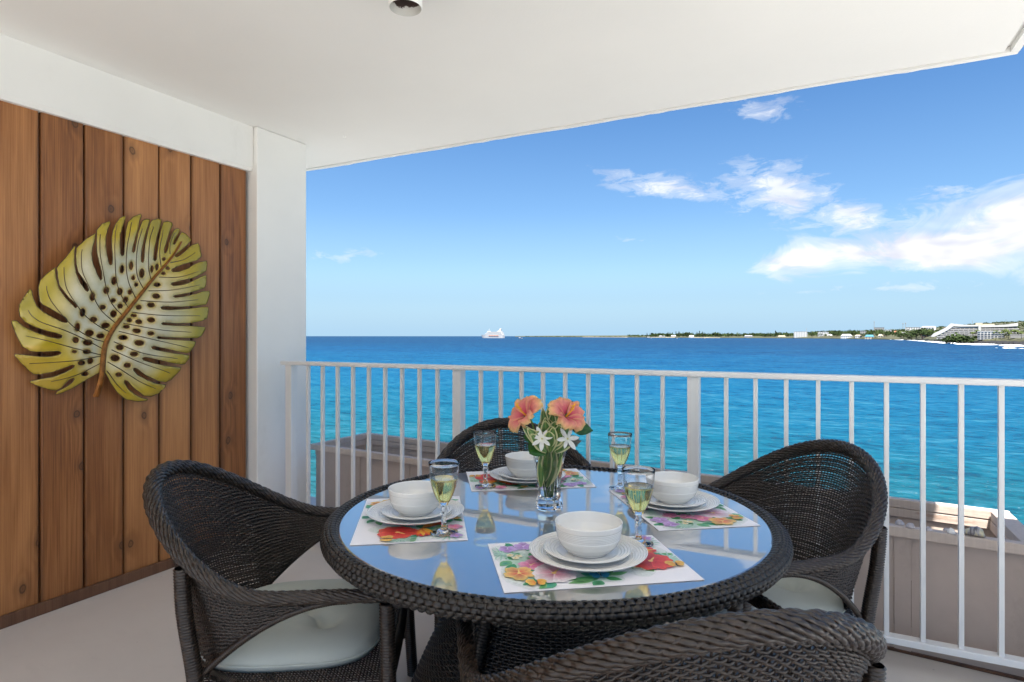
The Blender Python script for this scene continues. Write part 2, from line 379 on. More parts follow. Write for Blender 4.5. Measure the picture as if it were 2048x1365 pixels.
M['petal'] = attr_mat('flower_petal', 0.55, 0.3, mottle=0.25, mscale=90, trans=0.3)
M['leafcol'] = attr_mat('fresh_leaf', 0.42, 0.4, mottle=0.2, mscale=60, trans=0.2)
M['art_leaf'] = attr_mat('lacquered_metal_leaf', 0.22, 0.6, metallic=0.08, mottle=0.25, mscale=9)
M['copper'] = paint('copper_lacquer', (0.27, 0.10, 0.02), 0.3, 0.35, 40, metallic=0.6)
M['vein'] = paint('vein_wire', (0.10, 0.065, 0.03), 0.45, 0.2, 40, metallic=0.3)
M['rust'] = paint('rusty_can_interior', (0.05, 0.018, 0.012), 0.8, 0.4, 60)
M['shell'] = paint('seashell', (0.48, 0.44, 0.45), 0.45, 0.3, 60)
M['white_shell'] = paint('white_seashell', (0.85, 0.82, 0.78), 0.5, 0.1, 60)
m, n, b = material('striped_seashell'); M['striped_shell'] = m
tc = n.node('ShaderNodeTexCoord').outputs['Object']
c = n.ramp(n.noise(n.mapping(tc, (90, 15, 15)), 1, 3, .6), [(.42, (.15, .14, .15)), (.5, (.42, .40, .40)), (.62, (.62, .55, .35))])
n.l.new(c, b.inputs['Base Color']); b.inputs['Roughness'].default_value = 0.4
# ------------------------------------------------------------------ structure of the lanai
CEIL = 2.43; WALLX = -3.0; SLABX = 0.77; SLABY = 3.345
BACKY = -1.9; WINGX = 2.3
fl = MB().box((-3.75, BACKY - 0.3, -0.30), (SLABX + 0.4, 3.38, 0.0)).build('floor', M['floor']); tag(fl, 'painted beige concrete lanai floor', kind='structure')
M['paving'] = paint('pale_bounce_paving', (0.76, 0.745, 0.715), 0.8, 0.06, 2.0, 0.3, 60)  # paving added out of view, kept pale to bounce sun up to the ceiling
pv = MB().box((SLABX + 0.402, BACKY - 0.3, -0.30), (7.0, 3.38, -0.004)).box((-7.0, -7.0, -0.30), (7.0, BACKY - 0.302, -0.004)).build('terrace', M['paving']); tag(pv, 'added unseen pale terrace that bounces sun into the lanai', kind='structure')
cb = MB()
cb.box((-3.75, BACKY, CEIL), (SLABX - 0.055, SLABY - 0.045, CEIL + 0.02))
cb.box((-3.75, BACKY, CEIL + 0.022), (SLABX - 0.002, SLABY - 0.002, CEIL + 0.24))
cb.box((SLABX + 0.002, BACKY, CEIL), (WINGX, 2.18, CEIL + 0.2))
ce = cb.build('ceiling', M['ceiling']); tag(ce, 'smooth white painted ceiling slab', kind='structure')
# drip lips with worn wavy edges
def lip(p0, p1, inward, name):
    mb = MB(); n = 90; V = []; L = np.linalg.norm(np.subtract(p1, p0))
    for i in range(n + 1):
        t = i / n; p = np.array(p0) * (1 - t) + np.array(p1) * t
        wv = 0.004 * math.sin(t * L * 3.1) + 0.0025 * math.sin(t * L * 13 + 1) + random.uniform(-.0012, .0012)
        dz = 0.002 * math.sin(t * L * 7) + (random.uniform(-.004, 0) if random.random() < 0.12 else 0)
        q = p + np.array(inward) * (0.030 + wv * 0.3); o = p + np.array(inward) * (-wv * 0.5)
        V += [(*o, CEIL - 0.004 + dz), (*q, CEIL - 0.004 + dz), (*q, CEIL + 0.021), (*o, CEIL + 0.021)]
    Fc = []
    for i in range(n):
        for k in range(4): Fc.append((i*4+k, i*4+(k+1) % 4, (i+1)*4+(k+1) % 4, (i+1)*4+k))
    Fc += [(3, 2, 1, 0), (n*4, n*4+1, n*4+2, n*4+3)]
    return mb.add(V, Fc).build('drip_lip', M['ceiling'], ce)
lip((-3.75, SLABY), (SLABX, SLABY), (0, -1), 'front'); lip((SLABX, SLABY - 0.034), (SLABX, 2.2), (-1, 0), 'side')
# plank wall
wl = thing('plank_wall', 'wall of upright stained cedar planks behind the leaf ornament', 'wall', (WALLX, 0, 0))
MB().box((-0.2, BACKY, 0.0), (-0.0225, 2.49, CEIL)).build('backing', M['base_wood'], wl)
PW = 0.177; pk = MB().box((-0.022, -PW / 2 + 0.0036, 0.0), (0.0, PW / 2 - 0.0036, 2.17), 0.0062)
first = None
for k in range(-19, 7):
    yc = 1.422 + PW * (k - 0.5) + PW / 2 * 0 
    yc = 1.422 + PW * k - PW / 2
    if yc < BACKY + 0.09: continue
    if first is None: o = pk.build('plank', M['cedar'], wl); first = o
    else: o = link('plank', first.data, wl)
    o.location = (random.uniform(-.0015, .0015), yc, 0.03)
bb = MB().box((0.001, BACKY + 0.004, 0.0), (0.016, 2.486, 0.052), 0.003).build('baseboard', M['base_wood'], wl)
# beam above the planks
V = []; prof = [(-0.02, 2.168), (0.022, 2.168), (0.034, 2.19), (0.036, CEIL - 0.001), (-0.02, CEIL - 0.001)]
for y in (BACKY + 0.004, 2.498): V += [(WALLX + x, y, z) for x, z in prof]
bm_ = MB().add(V, [(0, 1, 2, 3, 4)[::-1], (5, 6, 7, 8, 9)] + [(k, (k + 1) % 5, 5 + (k + 1) % 5, 5 + k) for k in range(5)]).build('beam', M['white_wall'])
tag(bm_, 'white painted beam running along the top of the plank wall', 'beam')
co = MB().box((-3.20, 2.502, 0.0), (-2.935, 2.885, CEIL - 0.001), 0.006).build('column', M['white_wall']); tag(co, 'square white painted column between plank wall and sea', 'column')
# railing
RY = 2.60
rl = thing('railing', 'white metal balcony railing in front of the sea', 'railing', (0, RY, 0))
MB().box((-2.835, -0.022, 1.031), (3.05, 0.040, 1.053), 0.005).build('top_rail', M['rail'], rl)
MB().box((-2.80, -0.012, 0.082), (3.05, 0.034, 0.107), 0.003).build('bottom_rail', M['rail'], rl)
post_x = [-2.785, -1.6236, -0.4676, 0.69, 1.85, 3.0]; pm = None; bmesh_b = None
for x in post_x:
    if pm is None: o = MB().box((-0.0235, -0.006, 0.0), (0.0235, 0.044, 1.032), 0.002).build('post', M['rail'], rl); pm = o.data
    else: o = link('post', pm, rl)
    o.location = (x, 0, 0)
for s0 in (-2.641, -1.4905, -0.338, 0.82, 1.975):
    for k in range(9):
        x = s0 + 0.1118 * k
        if x > 2.95: break
        if bmesh_b is None: o = MB().box((-0.0078, 0.0, 0.106), (0.0078, 0.020, 1.033), 0.0012).build('baluster', M['rail'], rl); bmesh_b = o.data
        else: o = link('baluster', bmesh_b, rl)
        o.location = (x, 0, 0)
# planter outside the railing
FL, FR, BR, BL = [np.array(p) for p in ((-3.03, 3.01), (0.695, 2.66), (0.70, 3.155), (-3.01, 3.565))]
pl = thing('planter', 'long empty beige wooden planter box outside the railing', 'planter', (*FL, 0), math.atan2(*(FR - FL)[::-1]))
rot = Matrix.Rotation(-math.atan2(*(FR - FL)[::-1]), 2)
def loc2(p): v = rot @ Vector(p - FL); return np.array(v)
A, B_, C_, D_ = loc2(FL), loc2(FR), loc2(BR), loc2(BL)
ZT = 0.481; TH = 0.040
def board(name, p, q, inn, z0, z1, th, mat='planter', ext=0.0):
    p = np.array(p); q = np.array(q); d = (q - p) / np.linalg.norm(q - p); nrm = np.array((-d[1], d[0])) * inn
    a = p - d * ext; c = q + d * ext
    P = [(*a, z0), (*c, z0), (*(c + nrm * th), z0), (*(a + nrm * th), z0), (*a, z1), (*c, z1), (*(c + nrm * th), z1), (*(a + nrm * th), z1)]
    o = MB().hexa(P).build(name, M[mat], pl)
    bv = o.modifiers.new('bev', 'BEVEL'); bv.width = 0.003; bv.segments = 2
    return o
inn = 1
eps = np.array((0.0, 0.0))
for z0, z1, dy in ((ZT - 0.038, ZT, 0.0), (ZT - 0.079, ZT - 0.0405, 0.002)):
    nm = 'rim_board'
    if z1 == ZT: board(nm, A, B_, 1, z0, z1, TH)
    board(nm, D_ + (0.0, dy), C_ + (0.0, dy), -1, z0, z1, TH)
    board(nm, A + (dy, TH + .001), D_ + (dy, -TH - .001), -1, z0, z1, TH)
    board(nm, B_ + (-dy, TH + .001), C_ + (-dy, -TH - .001), 1, z0, z1, 0.066)
# plywood skins: separate upright panels with battens
Lf = np.linalg.norm(B_ - A)
nP = 9
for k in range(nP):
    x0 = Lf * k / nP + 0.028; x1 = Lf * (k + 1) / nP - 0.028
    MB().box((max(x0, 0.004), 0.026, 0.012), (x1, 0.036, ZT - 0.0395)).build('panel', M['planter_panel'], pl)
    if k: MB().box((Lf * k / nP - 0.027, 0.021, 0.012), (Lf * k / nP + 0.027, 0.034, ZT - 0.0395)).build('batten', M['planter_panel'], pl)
MB().box((0.004, 0.018, 0.001), (Lf - 0.004, 0.038, 0.0115)).build('skirt_board', M['base_wood'], pl)
def skin(p, q, inn, off):
    p = np.array(p); q = np.array(q); d = (q - p) / np.linalg.norm(q - p); nrm = np.array((-d[1], d[0])) * inn
    a = p + nrm * off; c = q + nrm * off; e = a + nrm * 0.014; g = c + nrm * 0.014
    MB().hexa([(*a, -0.25), (*c, -0.25), (*g, -0.25), (*e, -0.25), (*a, ZT - 0.08), (*c, ZT - 0.08), (*g, ZT - 0.08), (*e, ZT - 0.08)]).build('panel', M['planter'], pl)
skin(D_ + (0.03, 0), C_ + (-0.03, 0), -1, 0.014); skin(A + (0, 0.05), D_ + (0, -0.04), -1, 0.014); skin(B_ + (0, 0.05), C_ + (0, -0.04), 1, 0.014)
MB().hexa([(A[0]+.03, .032, .10), (B_[0]-.03, .032, .10), (C_[0]-.03, C_[1]-.03, .10), (D_[0]+.03, D_[1]-.03, .10), (A[0]+.03, .032, .13), (B_[0]-.03, .032, .13), (C_[0]-.03, C_[1]-.03, .13), (D_[0]+.03, D_[1]-.03, .13)]).build('soil', M['base_wood'], pl)
# neighbouring planter corner left of the post
np_ = thing('neighbour_planter', 'corner of a second beige planter seen past the white post', 'planter', (-3.50, 3.30, 0.0))
MB().box((-0.6, -0.03, 0.445), (0.012, 0.10, 0.483), 0.004).build('rim_board', M['planter'], np_)
MB().box((-0.6, -0.012, -0.02), (-0.022, 0.085, 0.4445), 0.003).build('panel', M['planter'], np_)
# shells on the rim
def shell(px, py, L, h, mat, label, rz, spiral=False):
    p = on_z(px, py, ZT + 0.001); mb = MB(); n = 18; V = []; Fc = []; m = 9
    for i in range(m + 1):
        a = i / m
        for j in range(n):
            t = 2 * math.pi * j / n; r = math.sin(math.pi * a ** (0.8 if not spiral else 0.65)) ** (0.75 if not spiral else .8)
            rib = 1 + (0.06 * math.cos(9 * t) if not spiral else 0.05 * math.sin(a * 26))
            z = max(0.0, math.sin(t)) * h * r * rib if not spiral else h * 0.5 * (1 + math.sin(t)) * r * rib
            V.append(((a - 0.5) * L, math.cos(t) * L * (0.42 if not spiral else 0.3) * r * rib, z))
    for i in range(m):
        for j in range(n): Fc.append((i*n+j, i*n+(j+1) % n, (i+1)*n+(j+1) % n, (i+1)*n+j))
    o = mb.add(V, Fc).build('seashell', mat, None, True); o.location = p; o.rotation_euler = (0, 0, rz); tag(o, label, 'seashell', 'seashells on the planter rim')
shell(1800, 1049, .034, .017, M['shell'], 'grey seashell nearest the wicker chair on the planter rim', .3)
shell(1820, 1055, .032, .017, M['shell'], 'small brownish grey seashell, second from the chair on the rim', 2.6)
shell(1857.5, 1061, .026, .013, M['shell'], 'small grey seashell half hidden by a baluster', .2)
shell(1893, 1061.5, .024, .009, M['shell'], 'flat grey seashell just left of the white one', .1)
shell(1903, 1066, .031, .018, M['white_shell'], 'small white seashell on the planter rim', 1.0)
shell(1946, 1071, .072, .034, M['striped_shell'], 'largest seashell, grey and striped, on the planter rim', 2.9, True)
# ceiling light can and ring hook
c0 = thing('ceiling_light_can', 'white cylindrical ceiling light can with rusty dark inside', 'light can', (-1.241, 1.662, CEIL))
MB().lathe([(0.0, -0.001), (0.056, -0.001), (0.056, -0.125), (0.0535, -0.127)], 40).build('can', M['ceiling'], c0, True)
mc, nc, bc = material('flaking_can_interior'); tcx = nc.node('ShaderNodeTexCoord').outputs['Object']
zz = nc.node('ShaderNodeSeparateXYZ', inp={0: tcx}).outputs[2]
f = nc.math('ADD', nc.math('ADD', nc.math('MULTIPLY', zz, 9.0), 1.0), nc.math('MULTIPLY', nc.noise(tcx, 45, 5, .7), 0.5))
nc.l.new(nc.ramp(f, [(0.0, (.5, .5, .47)), (.36, (.5, .5, .47)), (.38, (.03, .012, .008))]), bc.inputs['Base Color']); bc.inputs['Roughness'].default_value = .7
MB().lathe([(0.0535, -0.127), (0.0515, -0.124), (0.0515, -0.02), (0.0, -0.02)], 40).build('interior', mc, c0, True)
hk = MB(); t = np.linspace(0, 2 * np.pi, 24)[:-1]
hkn = NB(); hkn.tube(np.stack([0.008 * np.cos(t), 0 * t, -0.012 + 0.0095 * np.sin(t)], 1), 0.0013, 8, closed=True)
ho = hkn.build('ceiling_ring', M['rail']); ho.location = (-2.593, 2.857, CEIL); ho.rotation_euler = (0, 0, YAW); tag(ho, 'tiny white eye ring screwed into the ceiling', 'hook')

# ------------------------------------------------------------------ sea
SEA = -7.8
m, n, b = material('sea_water'); M['sea'] = m
geo = n.node('ShaderNodeNewGeometry').outputs['Position']
sp_ = n.node('ShaderNodeSeparateXYZ', inp={0: geo})
ly = n.math('LOGARITHM', n.math('MAXIMUM', sp_.outputs[1], 3.0), 10.0)
patch = n.noise(n.mapping(geo, (0.011, 0.02, 0)), 1.0, 4, 0.55, 0.4)
patch2 = n.noise(n.mapping(geo, (0.0012, 0.004, 0)), 1.0, 4, 0.6, 0.3)
f = n.math('ADD', ly, n.math('MULTIPLY', n.math('SUBTRACT', patch, 0.5), 0.55))
f = n.math('ADD', f, n.math('MULTIPLY', n.math('SUBTRACT', patch2, 0.5), 0.7))
f = n.math('DIVIDE', f, 4.0)
SC = 0.20
def sc(c): return tuple(x * SC for x in c)
base = n.ramp(f, [(0.28, sc((.10, .34, .32))), (0.36, sc((.03, .37, .47))), (0.42, sc((.010, .37, .60))), (0.49, sc((.005, .35, .72))), (0.56, sc((.005, .29, .68))),
                  (0.62, sc((.006, .21, .58))), (0.67, sc((.006, .165, .47))), (0.74, sc((.007, .128, .40))), (0.9, sc((.008, .115, .36)))])
# wave facets at three scales
wv1 = n.noise(n.mapping(geo, (0.55, 1.1, 0), rot=(0, 0, 0.45)), 1.0, 5, 0.62, 0.5)
wv2 = n.noise(n.mapping(geo, (0.08, 0.2, 0), rot=(0, 0, 0.4)), 1.0, 4, 0.6, 0.4)
wv3 = n.noise(n.mapping(geo, (2.2, 4.0, 0), rot=(0, 0, 0.6)), 1.0, 3, 0.6, 0.3)
h = n.math('ADD', n.math('MULTIPLY', wv1, 0.42), n.math('ADD', n.math('MULTIPLY', wv2, 0.9), n.math('MULTIPLY', wv3, 0.09)))
tone = n.math('ADD', n.math('MULTIPLY', wv1, 0.65), n.math('MULTIPLY', wv2, 0.35))
base = n.mix(n.ramp(tone, [(0.38, 1.0), (0.49, 0.0)]), base, n.mix(1.0, base, (0.35, 0.52, 0.64), 'MULTIPLY'))  # wave shading painted into the water colour: dark facets
base = n.mix(n.ramp(tone, [(0.51, 0.0), (0.64, 0.65)]), base, sc((.16, .66, .95)))  # pale facet highlights painted in likewise
wc = n.noise(n.mapping(geo, (0.09, 0.22, 0)), 1.0, 6, 0.75, 0.2)
bpn = n.node('ShaderNodeBump', inp={'Strength': 1.0, 'Distance': 1.2, 'Height': h}).outputs[0]
df = n.node('ShaderNodeBsdfDiffuse', inp={'Color': base, 'Normal': bpn}); gs = n.node('ShaderNodeBsdfGlossy', inp={'Roughness': 0.16, 'Normal': bpn})
fr = n.node('ShaderNodeFresnel', inp={'IOR': 1.33, 'Normal': bpn}).outputs[0]
mxs = n.node('ShaderNodeMixShader', inp={0: n.math('MINIMUM', n.math('MULTIPLY', fr, 0.55), 0.16), 1: df.outputs[0], 2: gs.outputs[0]})
n.l.new(mxs.outputs[0], m.node_tree.nodes['Material Output'].inputs[0])
so_ = MB().add([(-40000, 1.0, SEA), (40000, 1.0, SEA), (40000, 40000, SEA), (-40000, 40000, SEA), (-40000, -3000, SEA - 0.0), (40000, -3000, SEA)], [(0, 1, 2, 3), (4, 5, 1, 0)]).build('sea', m)
tag(so_, 'turquoise and deep blue rippled ocean', kind='structure')
M['shore'] = paint('grey_bounce_ground', (0.29, 0.28, 0.26), 0.85, 0.08, 0.4, 0.3, 20)  # unseen ground added below the slab to bounce sunlight onto the ceiling
tag(MB().box((-70, -6.0, SEA - 1.0), (70, 18.0, SEA + 0.5)).build('reflector', M['shore']), 'added unseen ground promenade at the foot of the building', kind='structure')
# ------------------------------------------------------------------ wicker chairs
def u_curve(rx, ryb, yf, xf, n=240):
    """plan of the tub: left arm tip -> round the back -> right arm tip, with the angle seen from the back (0) to the sides (1) and beyond"""
    a = [];
    for t in np.linspace(yf, 0, 40)[:-1]: a.append((-(rx + (xf - rx) * (t / yf) ** 1.5), t))
    for p in np.linspace(-np.pi / 2, np.pi / 2, 120): a.append((rx * np.sin(p), -ryb * np.cos(p)))
    for t in np.linspace(0, yf, 40)[1:]: a.append((rx + (xf - rx) * (t / yf) ** 1.5, t))
    return resample(np.array(a), n)
NS = 141
K_ = 1.118
TOP = u_curve(0.3555, 0.368, 0.326, 0.342, NS); LOW = u_curve(0.288, 0.240, 0.302, 0.302, NS)
ph = np.arctan2(TOP[:, 0], -np.minimum(TOP[:, 1], 0.0))           # angle from the back
zr = 0.578 + 0.237 * np.clip(np.cos(ph), 0, 1) ** 1.53
zr = np.where(TOP[:, 1] > 0, 0.578 - 0.010 * (np.clip(TOP[:, 1], 0, 1) / 0.326) ** 2, zr)
zr = np.convolve(np.pad(zr, 4, 'edge'), np.ones(9) / 9, 'valid')
SEATZ = 0.340
def shellP(i, v):
    """i float index array along the rim, v 0 seat .. 1 rim"""
    x = np.interp(i, np.arange(NS), TOP[:, 0]); y = np.interp(i, np.arange(NS), TOP[:, 1]); z = np.interp(i, np.arange(NS), zr)
    x0 = np.interp(i, np.arange(NS), LOW[:, 0]); y0 = np.interp(i, np.arange(NS), LOW[:, 1])
    e = v + 0.35 * v * (1 - v) * -1.0
    return np.stack([x0 + (x - x0) * e, y0 + (y - y0) * e, SEATZ + (z - SEATZ) * v], -1)
def shellN(i, v):
    du = shellP(i + 0.5, v) - shellP(i - 0.5, v); dv = shellP(i, np.clip(v + 0.01, 0, 1.01)) - shellP(i, v - 0.01)
    n = np.cross(du, dv); return n / (np.linalg.norm(n, axis=-1, keepdims=True) + 1e-9)
def arch_z(y):
    t = np.clip((y + 0.18) / 0.37, 0, 1); return np.where(y < -0.18, SEATZ, SEATZ + 0.222 * (1 - (1 - t) ** 1.8))
def make_chair():
    root = thing('wicker_chair', 'chair', 'chair')
    # ---- woven tub
    nb = NB(); rows = 64; half = 0.5
    idx = np.arange(0, NS - 1, 1.0)
    for j in range(1, rows):
        v = j / rows
        fi = np.arange(0, NS - 0.5, 0.5); P = shellP(fi, np.full_like(fi, v)); N = shellN(fi, np.full_like(fi, v))
        ok = P[:, 2] > arch_z(P[:, 1]) + 0.004
        ok &= P[:, 1] < 0.19
        if ok.sum() < 6: continue
        k = (np.arange(len(fi)) // 2 + j) % 2; off = np.where(np.arange(len(fi)) % 2 == 0, np.where(k == 0, 1.0, -1.0), 0.0) * 0.0034
        P = P + N * (off * (1 + .25 * rng.normal(size=len(off))))[:, None] + rng.normal(size=P.shape) * 0.0004; P[:, 2] += 0.0007 * rng.normal()
        # the row is cut by the arch: keep the contiguous runs
        s = np.flatnonzero(ok); runs = np.split(s, np.flatnonzero(np.diff(s) > 1) + 1)
        for r in runs:
            if len(r) > 4: nb.tube(P[r], 0.0033, 5, N[r])
    o = nb.build('back_weave', M['wicker'], root); tag(o, kind='stuff')
    nb = NB()
    for i in range(0, NS):
        vv = np.linspace(0.0, 1.0, 24); P = shellP(np.full(24, float(i)), vv); ok = (P[:, 2] >= arch_z(P[:, 1])) & (P[:, 1] < 0.20)
        if ok.sum() > 1: nb.tube(P[ok], 0.0021, 5, shellN(np.full(24, float(i)), vv)[ok])
    o = nb.build('stakes', M['wicker'], root); tag(o, kind='stuff')
    # ---- braided rim: two families of strands wound in opposite directions round a core
    C = np.stack([TOP[:, 0], TOP[:, 1], zr], 1); C = resample(C, 560)
    tg = np.gradient(C, axis=0); tg /= np.linalg.norm(tg, axis=1, keepdims=True)
    upv = np.array((0, 0, 1.0)); nn = upv - tg * (tg @ upv)[:, None]; nn /= np.linalg.norm(nn, axis=1, keepdims=True); bb_ = np.cross(tg, nn)
    L = np.r_[0, np.cumsum(np.linalg.norm(np.diff(C, axis=0), axis=1))]
    u = L / L[-1]
    rad = 0.0150 * (0.80 + 0.34 * np.exp(-((u - 0.5) / 0.28) ** 2))
    core = NB(); core.tube(C, rad[None] * 0.86, 10); core.build('rim_core', M['wicker'], root)
    nb = NB(); K = 11; pitch = 0.27
    for fam in (1, -1):
        for k in range(K if fam > 0 else K - 3):
            th = fam * 2 * np.pi * L / pitch + 2 * np.pi * k / K
            # over / under the other family
            ph_ = np.cos(K * 2 * np.pi * L / pitch * 1.0 + (k % 2) * np.pi + (0 if fam > 0 else np.pi))
            r = rad * ((1.04 if fam > 0 else 0.97) + 0.085 * ph_)
            n_ = np.cos(th)[:, None] * nn + np.sin(th)[:, None] * bb_
            nb.tube(C + n_ * r[:, None], 0.0053 if fam > 0 else 0.0042, 6, n_, 0.75)
    o = nb.build('braided_rim', M['wicker'], root); tag(o, kind='stuff')
    # arm end plugs
    for sgn in (-1, 1):
        o = MB().lathe([(0, 0.0), (0.011, 0.0), (0.016, 0.004), (0.0175, 0.014), (0.0165, 0.03), (0.012, 0.036), (0, 0.036)], 16).build('arm_cap', M['dark_metal'], root, True)
        o.rotation_euler = (R(-90), 0, 0); o.location = (sgn * 0.336, 0.310, 0.553)
    # ---- legs, each wound with cane
    for sgn in (-1, 1):
        nb = NB(); wrapped_pole(nb, [(sgn * .333, .296, .548), (sgn * .332, .300, .36), (sgn * .333, .307, .18), (sgn * .338, .318, 0.0)], 0.0182); nb.build('leg', M['wicker'], root)
        nb = NB(); wrapped_pole(nb, [(sgn * .314, -.190, .645), (sgn * .304, -.188, .53), (sgn * .288, -.170, .36), (sgn * .286, -.156, .18), (sgn * .290, -.160, 0.0)], 0.0182); nb.build('leg', M['wicker'], root)
        # brace of the arch under the arm
        ys = np.linspace(-0.185, 0.205, 40); zs = np.where(ys < -.18, SEATZ, arch_z(ys)); ff = np.linspace(0, 1, 40)
        xs = sgn * (0.268 + (0.353 - 0.268) * np.clip((zs - SEATZ) / 0.225, 0, 1)); zs = zs + 0.002
        nb = NB(); wrapped_pole(nb, np.stack([xs, ys, zs], 1), 0.0085, 0.006, 8); nb.build('arm_brace', M['wicker'], root)
        nb = NB(); wrapped_pole(nb, [(sgn * .286, -.168, SEATZ - .012), (sgn * .306, 0, SEATZ - .012), (sgn * .326, .293, SEATZ - .012)], 0.0145, 0.006); nb.build('seat_rail', M['wicker'], root)
        nb = NB(); wrapped_pole(nb, [(sgn * .286, -.157, .14), (sgn * .305, 0, .14), (sgn * .333, .307, .14)], 0.009, 0.006, 8); nb.build('stretcher', M['wicker'], root)
    nb = NB(); wrapped_pole(nb, [(-.326, .293, SEATZ - .012), (0, .302, SEATZ - .012), (.326, .293, SEATZ - .012)], 0.0145, 0.006); nb.build('seat_rail', M['wicker'], root)
    q = LOW[np.abs(LOW[:, 1] + 0.1) < 0.14]; q = LOW[LOW[:, 1] < -0.05]
    nb = NB(); wrapped_pole(nb, np.c_[q[::4], np.full(len(q[::4]), SEATZ - .004)], 0.011, 0.006); nb.build('seat_rail', M['wicker'], root)
    # ---- woven seat deck
    nb = NB(); xs = np.arange(-0.315, 0.316, 0.0105)
    def hw(y): return 0.304 if y > 0 else 0.304 * math.sqrt(max(0.0, 1 - (y / 0.28) ** 2)) * 0.98 + 0.004
    for j, y in enumerate(np.arange(-0.262, 0.292, 0.0085)):
        X = xs[np.abs(xs) < hw(y)]
        if len(X) < 4: continue
        X2 = np.repeat(X, 2)[:-1] + np.tile([0, 0.00525], len(X))[:-1]
        k = (np.round((X2 - xs[0]) / 0.0105).astype(int) + j) % 2
        zz_ = np.where(np.arange(len(X2)) % 2 == 0, np.where(k == 0, .0024, -.0024), 0) + SEATZ - 0.0
        P = np.stack([X2, np.full_like(X2, y), zz_], 1); nb.tube(P, 0.0029, 5, np.tile((0, 0, 1.0), (len(P), 1)))
    for x in xs:
        yb = -0.28 * math.sqrt(max(0.0, 1 - (x / 0.318) ** 2)); P = np.stack([np.full(8, x), np.linspace(yb, 0.294, 8), np.full(8, SEATZ)], 1)
        nb.tube(P, 0.0021, 5, np.tile((0, 0, 1.0), (8, 1)))
    o = nb.build('seat_weave', M['wicker'], root); tag(o, kind='stuff')
    return root
TC = K_ * np.array((-0.632, 1.478)); TA = R(35.6)           # table centre, table axis
chair_spec = [  # place, heading, label
    (-1.228, 1.172, 302.6, 'dark brown wicker tub chair beside the plank wall, seen from its side'),
    (-0.924, 1.893, 217.8, 'dark brown wicker tub chair at the railing behind the flower vase'),
    (-0.175, 1.929, 134.2, 'dark brown wicker tub chair right of the table, beside the railing balusters'),
    (-0.253, 1.043, 35.8, 'nearest dark brown wicker tub chair, its back towards the viewer, cut by the frame')]
cush_lab = ['pale sage tufted cushion on the chair beside the plank wall', 'pale sage cushion on the chair at the railing behind the vase',
            'pale sage cushion on the chair right of the table', 'pale sage cushion on the nearest chair, seen from its back']
# cushion
def make_cushion():
    n, m_ = 44, 20; a_, b_ = 0.250, 0.242; V = []; Fc = []
    btn = [(-.095, .085), (.095, .085), (-.095, -.095), (.095, -.095), (0, -.005)]
    def h(x, y, r):
        z = 0.050 * (1 - r ** 5) ** 0.5 if r < 1 else 0
        for bx, by in btn: z -= 0.032 * math.exp(-((x - bx) ** 2 + (y - by) ** 2) / 0.0016)
        for i in range(4):
            bx, by = btn[i]; ex, ey = btn[4]; t = max(0, min(1, ((x - bx) * (ex - bx) + (y - by) * (ey - by)) / ((ex - bx) ** 2 + (ey - by) ** 2)))
            z -= 0.014 * math.exp(-((x - bx - t * (ex - bx)) ** 2 + (y - by - t * (ey - by)) ** 2) / 0.0002)
        return max(z, 0.012 * (1 - r ** 8)) if r < 1 else 0
    V.append((0, 0, h(0, 0, 0)))
    N_ = 64
    for i in range(1, n + 1):
        r = (i / n) ** 0.8
        for j in range(N_):
            t = 2 * math.pi * j / N_; c, s_ = math.cos(t), math.sin(t); k = (abs(c) ** 3.6 + abs(s_) ** 3.6) ** (-1 / 3.6)
            fr = 1 - 0.10 * (s_ < 0) * abs(s_) ** 2 * abs(c)
            x, y = a_ * k * c * r * fr, b_ * k * s_ * r; V.append((x, y, h(x, y, r)))
    for j in range(N_): Fc.append((0, 1 + j, 1 + (j + 1) % N_))
    for i in range(n - 1):
        for j in range(N_): p = 1 + i * N_; Fc.append((p + j, p + N_ + j, p + N_ + (j + 1) % N_, p + (j + 1) % N_))
    base = 1 + (n - 1) * N_; b0 = len(V)
    for j in range(N_): x, y, z = V[base + j]; V.append((x * .97, y * .97, -0.017))
    for j in range(N_): Fc.append((base + j, b0 + j, b0 + (j + 1) % N_, base + (j + 1) % N_))
    Fc.append(tuple(range(b0, b0 + N_))[::-1])
    root = thing('seat_cushion', 'cushion', 'cushion')
    MB().add(V, Fc).build('pad', M['cloth'], root, True)
    nb = NB(); nb.tube(np.array([V[base + j] for j in range(N_)]) + (0, 0, 0.001), 0.0035, 6, closed=True); nb.build('piping', M['cloth'], root)
    for bx, by in btn:
        o = MB().lathe([(0, .004), (.006, .0035), (.009, .001), (.0095, -.002)], 14).build('button', M['cloth'], root, True); o.location = (bx, by, h(bx, by, math.hypot(bx / a_, by / b_)) - 0.0005)
    return root
ch0 = make_chair(); cu0 = make_cushion()
for i, (X_, Y_, hd, lab) in enumerate(chair_spec):
    c = ch0 if i == 0 else copy_tree(ch0); q = cu0 if i == 0 else copy_tree(cu0)
    X_ *= K_; Y_ *= K_; c.location = (X_, Y_, 0.0); c.rotation_euler = (0, 0, R(hd)); tag(c, lab, 'chair', 'wicker chairs round the table')
    f_ = R(hd) + math.pi / 2; off = 0.02
    q.location = (X_ + math.cos(f_) * off, Y_ + math.sin(f_) * off, SEATZ + 0.0205); q.rotation_euler = c.rotation_euler
    tag(q, cush_lab[i], 'cushion', 'seat cushions on the wicker chairs')

